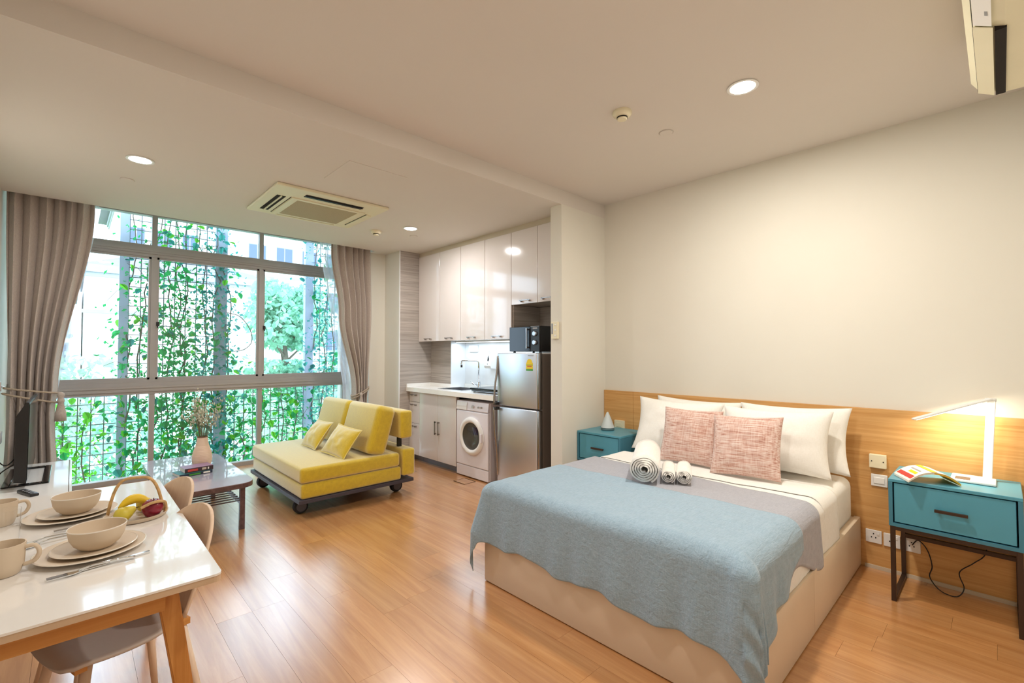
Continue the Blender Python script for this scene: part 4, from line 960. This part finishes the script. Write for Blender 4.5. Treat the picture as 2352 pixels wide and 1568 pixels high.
def chair(label, xc, yc, rz):
    t = thing('dining_chair', label, 'chair', (xc, yc, 0), rz, 'moulded dining chairs')
    # local: facing -x, back at +x
    def seat(u, v):
        s = 2 * v - 1; f = u
        w = .20 * (1 - .12 * (f - .35) ** 2 * 3) * (1 if f < .6 else 1 - .38 * ((f - .6) / .4) ** 1.6)
        if f < .08: w *= math.sqrt(max(.05, 1 - ((.08 - f) / .08) ** 2)) * .3 + .7
        x = -.20 + .375 * f; z = .452 - .018 * math.sin(PI * f) + .018 * s * s - (.02 * (1 - f / .12) ** 2 if f < .12 else 0)
        return (x, s * w, z)
    MB().grid(seat, 20, 18, -.012).out('seat', 'chair_shell', t, 'all', world=False)
    def back(u, v):
        s = 2 * v - 1; f = 1 - (1 - u) ** 1.9      # f up the back
        w = .175 + .01 * math.sin(min(1, f / .45) * PI / 2)
        if f > .45: w = .185 * max(0.0, 1 - ((f - .45) / .55) ** 2) ** .5 + .003
        return (.17 + .03 * math.sin(f * PI / 2) + .075 * f - .055 * s * s * (w / .19) ** 2, s * w, .452 + .345 * f + .012 * (1 - f) * s * s)
    MB().grid(back, 30, 20, -.012).out('backrest', 'chair_ply', t, 'all', world=False)
    for sx in (-1, 1):
        for s_y in (-1, 1):
            MB().tube([(sx * .13, s_y * .12, .438), (sx * .20, s_y * .20, .001)], [.016, .010], 10).out('leg', 'chair_ply', t, 'all', world=False)
    for q_ in (-.15, .14): MB().bar((q_, -.14, .432), (q_, .14, .432), .03, .022).out('under_rail', 'ash_rail', t, world=False)
chair('moulded beige chair tucked under the table, nearest the camera', .138, 2.13, .30)
chair('moulded beige chair tucked under the table, nearer the coffee table', .158, 2.66, .28)

# ------------------------------------------------------------------ table setting
def plate_at(label, x, y, z, r, h):
    t = thing('dinner_plate' if r > .12 else 'side_plate', label, 'plate', (x, y, z), 0, 'stoneware plates')
    MB().lathe([(0, 0), (r * .55, 0), (r * .62, .003), (r * .97, h - .002), (r, h), (r * .985, h + .002), (r * .62, .008), (r * .55, .006), (0, .006)], 56, (x, y, z)).out('dish', 'stoneware', t, True)
    MB().lathe([(r * .975, h + .0012), (r * 1.002, h - .0005), (r * 1.004, h + .001), (r * .985, h + .0026)], 56, (x, y, z)).out('rim', 'stoneware_rim', t, True)
def bowl_at(label, x, y, z):
    t = thing('bowl', label, 'bowl', (x, y, z), 0, 'stoneware bowls'); k = .95
    MB().lathe([(0, 0), (.042 * k, 0), (.046 * k, .003), (.062 * k, .016), (.073 * k, .036), (.079 * k, .066), (.0765 * k, .066), (.070 * k, .038), (.058 * k, .019), (.04 * k, .008), (0, .006)], 56, (x, y, z)).out('dish', 'stoneware', t, True)
    MB().lathe([(.0765 * k, .0655), (.0795 * k, .0655), (.0795 * k, .068), (.078 * k, .069), (.0765 * k, .068)], 56, (x, y, z)).out('rim', 'stoneware_rim', t, True)
for lab, px, py in (('near', .062, 2.045), ('far', .015, 2.545)):
    w_ = 'nearest the camera' if lab == 'near' else 'nearer the television'
    plate_at('large beige plate at the bottom of the setting ' + w_, px - .005, py + .01, DZ + .0005, .140, .016)
    plate_at('smaller beige plate stacked on the large plate ' + w_, px + .003, py + .005, DZ + .0085, .108, .015)
    bowl_at('beige bowl on the stacked plates ' + w_, px + .008, py + .005, DZ + .0165)
def cutlery(kind, label, x, y, rz):
    t = thing(kind, label, kind, (x, y, DZ + .0005), rz, 'table cutlery')
    mb = MB()
    if kind == 'knife':
        MB().prism([(-.10, -.005), (.0, -.004), (.0, .004), (-.10, .006)], 'Z', .0, .006).out('handle', 'chrome', t, world=False)
        MB().prism([(.0, -.005), (.07, -.008), (.105, .0), (.10, .005), (.0, .004)], 'Z', .001, .0035).out('blade', 'chrome', t, world=False)
        return
    MB().tube([(-.10, 0, .006), (-.05, 0, .012), (.0, 0, .014), (.03, 0, .008)], [.006, .004, .0028, .0035], 8).out('handle', 'chrome', t, 'all', world=False)
    if kind == 'spoon':
        MB().grid(lambda u, v: (.06 + .038 * (2 * u - 1), .019 * (2 * v - 1) * math.sqrt(max(.02, 1 - (2 * u - 1) ** 2)), .002 + .008 * (((2 * u - 1) ** 2 + (2 * v - 1) ** 2) / 2)), 12, 10, .0015).out('bowl', 'chrome', t, 'all', world=False)
    else:
        MB().prism([(.025, -.004), (.045, -.012), (.055, -.012), (.055, .012), (.045, .012), (.025, .004)], 'Z', .004, .0065).out('neck', 'chrome', t, world=False)
        for k in range(4): MB().box(.054, .098, -.0115 + k * .0066, -.0085 + k * .0066, .004, .0065).out('tine', 'chrome', t, world=False)
cutlery('fork', 'steel fork lying in front of the nearest plate', .055, 1.885, PI + .10)
cutlery('knife', 'steel knife lying in front of the nearest plate', .095, 1.905, PI + .16)
cutlery('spoon', 'steel spoon between the two place settings', -.055, 2.275, PI + .15)
cutlery('fork', 'steel fork between the two place settings', -.045, 2.245, PI + .2)
cutlery('fork', 'steel fork beside the far place setting', .06, 2.37, PI + .1)
def mug(label, x, y, ang):
    t = thing('mug', label, 'mug', (x, y, DZ), ang, 'stoneware mugs')
    MB().lathe([(0, .0006), (.030, .0006), (.036, .006), (.043, .03), (.046, .09), (.043, .09), (.040, .03), (.033, .01), (0, .008)], 40).out('cup', 'stoneware', t, True, world=False)
    MB().tube(bez([(.043, 0, .075), (.066, 0, .076), (.076, 0, .055), (.066, 0, .032), (.042, 0, .024)], 5), .006, 8).out('handle', 'stoneware', t, 'all', world=False)
mug('beige mug at the left edge of the table, nearest camera', -.135, 2.015, -.25)
mug('beige mug at the left edge of the table, farther back', -.185, 2.60, .3)
t = thing('drinking_glass', 'clear drinking glass between the two beige mugs', 'glass', (-.15, 2.28, DZ))
MB().lathe([(0, .0006), (.030, .0006), (.032, .004), (.036, .13), (.0345, .13), (.031, .012), (0, .010)], 36, (-.15, 2.28, DZ)).out('tumbler', 'clear_glass', t, True)
# fruit tray with wicker handle
FXc, FYc = .195, 2.36
t = thing('fruit_basket', 'round tray basket with tall wicker handle holding fruit', 'basket', (FXc, FYc, DZ))
MB().lathe([(0, .0006), (.088, .0006), (.096, .006), (.102, .018), (.099, .018), (.093, .009), (.086, .006), (0, .006)], 48, (FXc, FYc, DZ)).out('tray', 'stoneware', t, True)
hp = [(FXc + .07 * math.cos(PI * k / 20) * (1 if True else 1), FYc + .075 * math.cos(PI * k / 20), DZ + .015 + .145 * math.sin(PI * k / 20) ** .55) for k in range(21)]
hp = [(FXc - .085 + .17 * k / 20, FYc + .055 - .06 * k / 20, DZ + .012 + .14 * (1 - abs(2 * k / 20 - 1) ** 4)) for k in range(21)]
MB().tube(hp, .0055, 8).out('handle', 'wicker', t, 'all')
basket = t
def fruit_apple(label, x, y, z, r):
    t = thing('apple', label, 'apple', (x, y, z))
    MB().lathe([(.0, .10 * r), (.28 * r, .0), (.62 * r, .12 * r), (.93 * r, .62 * r), (1.0 * r, 1.05 * r), (.88 * r, 1.5 * r), (.55 * r, 1.76 * r), (.25 * r, 1.74 * r), (.0, 1.58 * r)], 28, (x, y, z)).out('flesh', 'apple_red', t, 'all')
    MB().tube([(x, y, z + 1.58 * r), (x + .004, y, z + 1.95 * r)], .0018, 6).out('stem', 'stem_brown', t, 'all')
fruit_apple('dark red apple in the fruit basket', FXc + .045, FYc - .045, DZ + .0065, .036)
MB().tube(bez([(FXc + .005, FYc - .085, DZ + .055), (FXc + .04, FYc - .083, DZ + .068), (FXc + .078, FYc - .065, DZ + .062), (FXc + .088, FYc - .045, DZ + .035), (FXc + .085, FYc - .04, DZ + .014)], 6), .0055, 8).out('side_handle', 'wicker', basket, 'all')
def pear(label, x, y, z, rot):
    t = thing('pear', label, 'pear', (x, y, z), rot)
    R = Matrix.Translation((0, 0, .027)) @ Matrix.Rotation(PI / 2 - .25, 4, 'Y') @ Matrix.Translation((0, 0, -.025))
    MB().lathe([(0, 0), (.016, .002), (.026, .014), (.028, .028), (.022, .045), (.015, .058), (.010, .068), (0, .072)], 24, (0, 0, 0), R).out('flesh', 'pear_yellow', t, 'all', world=False)
    a = R @ Vector((0, 0, .071)); b = R @ Vector((.003, 0, .084))
    MB().tube([a, b], .0015, 6).out('stem', 'stem_brown', t, world=False)
pear('yellow green pear at the left of the fruit basket', FXc - .045, FYc - .045, DZ + .0065, .5)
pear('yellow pear at the back of the fruit basket', FXc + .03, FYc + .045, DZ + .0065, 2.0)
t = thing('banana', 'yellow banana lying curved over the fruit basket', 'banana', (FXc - .02, FYc + .01, DZ))
bp = [(FXc - .055 + .10 * f, FYc - .005 + .02 * math.sin(f * PI), DZ + .05 + .022 * math.sin(PI * f)) for f in [k / 10 for k in range(11)]]
MB().tube(bp, [.004, .009, .014, .0165, .018, .018, .0175, .016, .013, .008, .004], 10).out('fruit', 'banana', t, 'all')
MB().tube([bp[-1], (bp[-1][0] + .012, bp[-1][1], bp[-1][2] - .004)], .0032, 6).out('stem', 'stem_brown', t)

# ------------------------------------------------------------------ outside: trellis, vines, trees, houses
YT = 7.30
for lab, x0_, x1_ in (('slim grey steel post at the left edge of the trellis', .405, .478), ('wide grey steel post in the middle of the window view', 1.396, 1.522), ('grey steel post seen at the right of the window', 2.575, 2.68)):
    tag(MB().box(x0_, x1_, YT, YT + .10, -3.2, 4.6, .006, 1).box(x0_ - .008, x1_ + .008, YT - .012, YT, -3.2, 4.6).out('steel_post', 'post_steel', None, loc=((x0_ + x1_) / 2, YT, -3.2)), lab, 'post', 'trellis posts')
def mesh_panel(label, x0_, x1_, z0_, z1_, px=.115, pz=.118):
    t = thing('wire_trellis', label, 'trellis', ((x0_ + x1_) / 2, YT, z0_), 0, 'welded wire trellis panels')
    mb = MB(); x = x0_
    while x <= x1_ + .001: mb.box(x - .005, x + .005, YT + .03, YT + .038, z0_, z1_); x += px
    tag(mb.out('upright_wires', 'wire_grey', t), kind='stuff')
    mb = MB(); z = z0_
    while z <= z1_ + .001: mb.box(x0_, x1_, YT + .022, YT + .03, z - .0045, z + .0045); z += pz
    tag(mb.out('cross_wires', 'wire_grey', t), kind='stuff')
    MB().box(x0_, x1_, YT + .02, YT + .05, z1_ - .02, z1_ + .02).out('top_rail', 'post_steel', t)
mesh_panel('tall wire trellis between the slim and the wide post', .49, 1.385, -3.1, 4.4)
mesh_panel('tall wire trellis at the far right of the window', 2.69, 3.75, -3.1, 4.4)
mesh_panel('low wire trellis at the left behind the television', -.75, .395, -3.1, .90)
mesh_panel('low wire trellis right of the wide post', 1.53, 2.565, -3.1, .98)
# leaf shapes
def leaf_mesh(name, L, W, mat):
    mb = MB(); pts = [(0, 0), (.22, .42), (.5, .5), (.8, .3), (1, 0)]
    mid = [mb.bm.verts.new((f * L, 0, -.12 * L * (f - .5) ** 2 * 2)) for f, _ in pts]
    for sg in (-1, 1):
        ed = [mid[0]] + [mb.bm.verts.new((f * L, sg * w * W, .10 * L * w - .12 * L * (f - .5) ** 2 * 2)) for f, w in pts[1:-1]] + [mid[-1]]
        for i in range(len(mid) - 1):
            vs = [mid[i], mid[i + 1], ed[i + 1], ed[i]]; u = []
            for v in vs:
                if v not in u: u.append(v)
            mb.bm.faces.new(u)
    me = bpy.data.meshes.new(name); mb.bm.to_mesh(me); mb.bm.free(); me.materials.append(M[mat])
    for pl in me.polygons: pl.use_smooth = True
    return me
LEAF = {k: leaf_mesh('leaf', .088, .066, k) for k in ('leaf_green', 'leaf_lime', 'leaf_teal')}
def scatter_leaves(mb, pts, size, rs):
    V = []; F = []
    for p in pts:
        q = Euler((rs.uniform(-.9, .9), rs.uniform(.1, 1.3), rs.uniform(0, 2 * PI))).to_matrix(); s = size * rs.uniform(.6, 1.3)
        vs = [mb.bm.verts.new(Vector(p) + q @ Vector(c)) for c in ((0, 0, 0), (.5 * s, .36 * s, .05 * s), (s, 0, 0), (.5 * s, -.36 * s, .05 * s))]
        mb.bm.faces.new(vs)
    return mb
def vine(label, xs_, z0_, z1_, nparts, nstuff, mat_w, seed, spread=.16, dens=None, depth=.07):
    rs = random.Random(seed); x_m = sum(xs_) / len(xs_)
    t = thing('climbing_vine', label, 'vine', (x_m, YT, z0_), 0, 'vines climbing the trellis')
    mb = MB(); tracks = []
    for x in xs_:
        pts = []; z = z0_; xx = x
        while z < z1_:
            pts.append(Vector((xx, YT + .0 + rs.uniform(-.03, .02), z))); z += rs.uniform(.12, .2); xx += rs.gauss(0, .035); xx += (x - xx) * .25
        mb.tube(pts, [max(.004, .012 * (1 - i / len(pts) * .6)) for i in range(len(pts))], 6); tracks.append(pts)
        for k in range(5):
            p = rs.choice(pts); e = p + Vector((rs.uniform(-.25, .25), rs.uniform(-.08, .02), rs.uniform(-.3, .2)))
            mb.tube([p, p.lerp(e, .5) + Vector((0, -.03, .05)), e], .003, 5)
    mb.out('stems', 'vine_wood', t)
    def spot():
        while True:
            p = rs.choice(rs.choice(tracks)); q = p + Vector((rs.gauss(0, spread), rs.gauss(-.03, depth), rs.gauss(0, .09)))
            if dens is None or rs.random() < dens(q.x, q.z): return q
    for i in range(nparts):
        o = bpy.data.objects.new('leaf', LEAF[rs.choice(mat_w)]); C.objects.link(o); o.parent = t
        o.location = spot() - Vector(t.location)
        o.rotation_euler = (rs.uniform(-.8, .8), rs.uniform(.2, 1.3), -PI / 2 + rs.uniform(-1.5, 1.5)); s = rs.uniform(.7, 1.35); o.scale = (s, s, s)
    mb = MB(); scatter_leaves(mb, [spot() for _ in range(nstuff * 2)], .052, rs); tag(mb.out('small_leaves', mat_w[0], t), kind='stuff')
low = lambda x, z: min(1.0, max(.12, 1.0 - (z - .9) * .35))
vine('leafy vine climbing beside the slim post', (.50, .62, .74), -.7, 3.6, 230, 620, ('leaf_green', 'leaf_teal', 'leaf_lime'), 11, .12, low)
vine('dense leafy vine in the middle of the tall trellis', (.86, .98, 1.10), -.7, 3.7, 300, 1000, ('leaf_green', 'leaf_green', 'leaf_lime', 'leaf_teal'), 12, .12, low)
vine('dense leafy vine covering the wide steel post', (1.26, 1.38, 1.52), -.7, 3.7, 290, 900, ('leaf_teal', 'leaf_green', 'leaf_lime'), 13, .13, low)
vine('leafy vine on the right trellis behind the sofa', (2.72, 2.86, 3.0, 3.15), -.7, 3.6, 230, 800, ('leaf_teal', 'leaf_green'), 14, .14)
vine('low vine with bright leaves at the left behind the console', (-.25, -.05, .12), -.7, .80, 140, 240, ('leaf_lime', 'leaf_green'), 15, .12)
vine('low vine right of the wide post', (1.75, 2.0, 2.25, 2.45), -.7, .95, 200, 420, ('leaf_green', 'leaf_lime'), 16, .13)
tag(MB().tube(bez([(1.53, YT, 1.95), (1.68, YT - .05, 1.90), (1.80, YT - .08, 1.72), (1.82, YT - .08, 1.55), (1.72, YT - .05, 1.44), (1.55, YT, 1.42)]), .006, 6).out('vine_tendril', 'vine_wood', None, 'all', loc=(1.53, YT, 1.9)), 'bare looping vine tendril right of the wide post', 'tendril')
def tree(label, x, y, z0_, z1_, rx, rz_, n, mat, seed, size=.16, group='trees beyond the trellis'):
    rs = random.Random(seed); t = thing('tree', label, 'tree', (x, y, -3.2), 0, group)
    zc_ = (z0_ + z1_) / 2; pts = []
    for i in range(n):
        c = rs.choice(range(9)); r_ = Random_unit(rs)
        cx_ = Vector((math.sin(c * 2.4) * rx * .45, math.cos(c * 1.7) * rx * .4, math.cos(c * 3.1) * (z1_ - z0_) * .30))
        pts.append(Vector((x, y, zc_)) + cx_ + Vector((r_.x * rx * .55, r_.y * rx * .55, r_.z * (z1_ - z0_) * .26)))
    mb = MB(); scatter_leaves(mb, pts, size, rs); tag(mb.out('crown', mat, t), kind='stuff')
    mb = MB().tube([(x, y, -3.2), (x + .05, y, zc_ - .3), (x - .05, y, zc_ + (z1_ - z0_) * .2)], [.10, .07, .03], 8)
    for k in range(5): mb.tube([(x, y, zc_ - .4 + k * .15), (x + math.sin(k * 2) * rx * .6, y + math.cos(k * 2) * rx * .4, zc_ + .2 + k * .12)], [.035, .012], 6)
    mb.out('trunk', 'vine_wood', t)
def Random_unit(rs):
    while True:
        v = Vector((rs.uniform(-1, 1), rs.uniform(-1, 1), rs.uniform(-1, 1)))
        if .05 < v.length < 1: return v.normalized() * (v.length ** .35)
tree('rounded pale green tree seen through the right window pane', 3.75, 12.0, -.2, 3.0, .95, 1, 5200, 'tree_green_haze', 21, .17)
tree('pale tree low at the left of the window view', -.1, 12.5, -2.5, 1.25, 1.0, 1, 1500, 'tree_pale_haze', 22)
tree('pale bushy tree behind the wide steel post', 2.3, 11.5, -2.5, 1.2, 1.0, 1, 1600, 'tree_pale_haze', 23)
tree('pale bushy tree low behind the right trellis', 4.9, 11.0, -2.5, 1.3, 1.1, 1, 1600, 'tree_green_haze', 24)
tree('bushy green shrub low in front of the houses at left', .6, 10.0, -2.8, .5, 1.0, 1, 1500, 'tree_green_haze', 25, .14)
tree('bushy green shrub low in front of the houses at right', 2.6, 9.8, -2.8, .4, 1.2, 1, 1700, 'tree_pale_haze', 26, .14)
tree('bushy shrub low in front of the houses at far right', 4.4, 9.4, -2.8, .5, 1.1, 1, 1500, 'tree_green_haze', 27, .14)
tree('bushy shrub low in front of the houses at far left', -1.2, 9.6, -2.8, .5, 1.0, 1, 1300, 'tree_pale_haze', 28, .14)
tag(MB().box(-40, 60, 7.9, 90, -3.4, -3.2).out('lawn', 'grass', None, loc=(10, 40, -3.2)), 'green ground of the garden far below the window', 'ground', kind='structure')
def house(label, x0_, x1_, y, d, zt, wins, roof_h, eave=.35, tiers=()):
    t = thing('house', label, 'building', ((x0_ + x1_) / 2, y, -3.2), 0, 'pale houses beyond the garden')
    MB().box(x0_, x1_, y, y + d, -3.2, zt).out('wall', 'facade_white', t)
    MB().box(x0_ - .12, x1_ + .12, y - .12, y + d, zt - .22, zt).box(x0_ - .05, x1_ + .05, y - .06, y + d, zt - .34, zt - .22).out('cornice', 'facade_trim', t)
    for z in tiers: MB().box(x0_ - .04, x1_ + .04, y - .06, y + .01, z, z + .10).out('string_course', 'facade_trim', t)
    if roof_h:
        mb = MB(); e = eave; a = [(x0_ - e, y - e, zt), (x1_ + e, y - e, zt), (x1_ + e, y + d + e, zt), (x0_ - e, y + d + e, zt)]
        V = [mb.bm.verts.new(p) for p in a]; m1 = mb.bm.verts.new((x0_ + d * .45, y + d / 2, zt + roof_h)); m2 = mb.bm.verts.new((x1_ - d * .45, y + d / 2, zt + roof_h))
        fs = [mb.bm.faces.new(q) for q in ((V[0], V[1], m2, m1), (V[1], V[2], m2), (V[2], V[3], m1, m2), (V[3], V[0], m1), (V[3], V[2], V[1], V[0]))]
        bmesh.ops.recalc_face_normals(mb.bm, faces=fs); mb.out('roof', 'roof_grey', t)
    for (a, b, c, d_) in wins:
        w = MB().box(a, b, y - .05, y + .02, c, d_).out('window', 'facade_trim', t)
        nx = 2; 
        for k in range(nx):
            ww = (b - a - .06 * (nx + 1)) / nx; xa = a + .06 + k * (ww + .06)
            sub(MB().box(xa, xa + ww, y - .06, y - .045, c + .06, d_ - .06), 'pane', 'window_grey', w)
wl = [(-.75, -.08, z, z + .85) for z in (-2.6, -1.45, -.3, .85, 2.0)]
house('white two-storey house with grey hipped roof and blank gable', .22, 5.0, 18.0, 5.0, 3.95, [], 1.1, .10, (2.55,))
house('white house wing with stacked windows at far left', -3.2, -.02, 18.8, 4.5, 3.4, wl + [(-2.6, -1.5, z, z + .85) for z in (-1.45, -.3, .85, 2.0)], .9, .04, (.7, 1.85))
house('tall pale apartment block with rows of windows behind the houses', 6.6, 16.0, 30.0, 6.0, 12.5, [(7.3 + 1.5 * i, 8.3 + 1.5 * i, z, z + 1.3) for i in range(6) for z in (-1, 1.5, 4.0, 6.5, 9.0)], 0, .3, (.9, 3.4, 5.9, 8.4))
house('pale distant block rising above the white house roof', 1.5, 5.6, 32.0, 5.0, 9.2, [(2.0 + 1.2 * i, 2.8 + 1.2 * i, z, z + 1.2) for i in range(3) for z in (5.0, 7.0)], 1.2, .5, (6.6,))
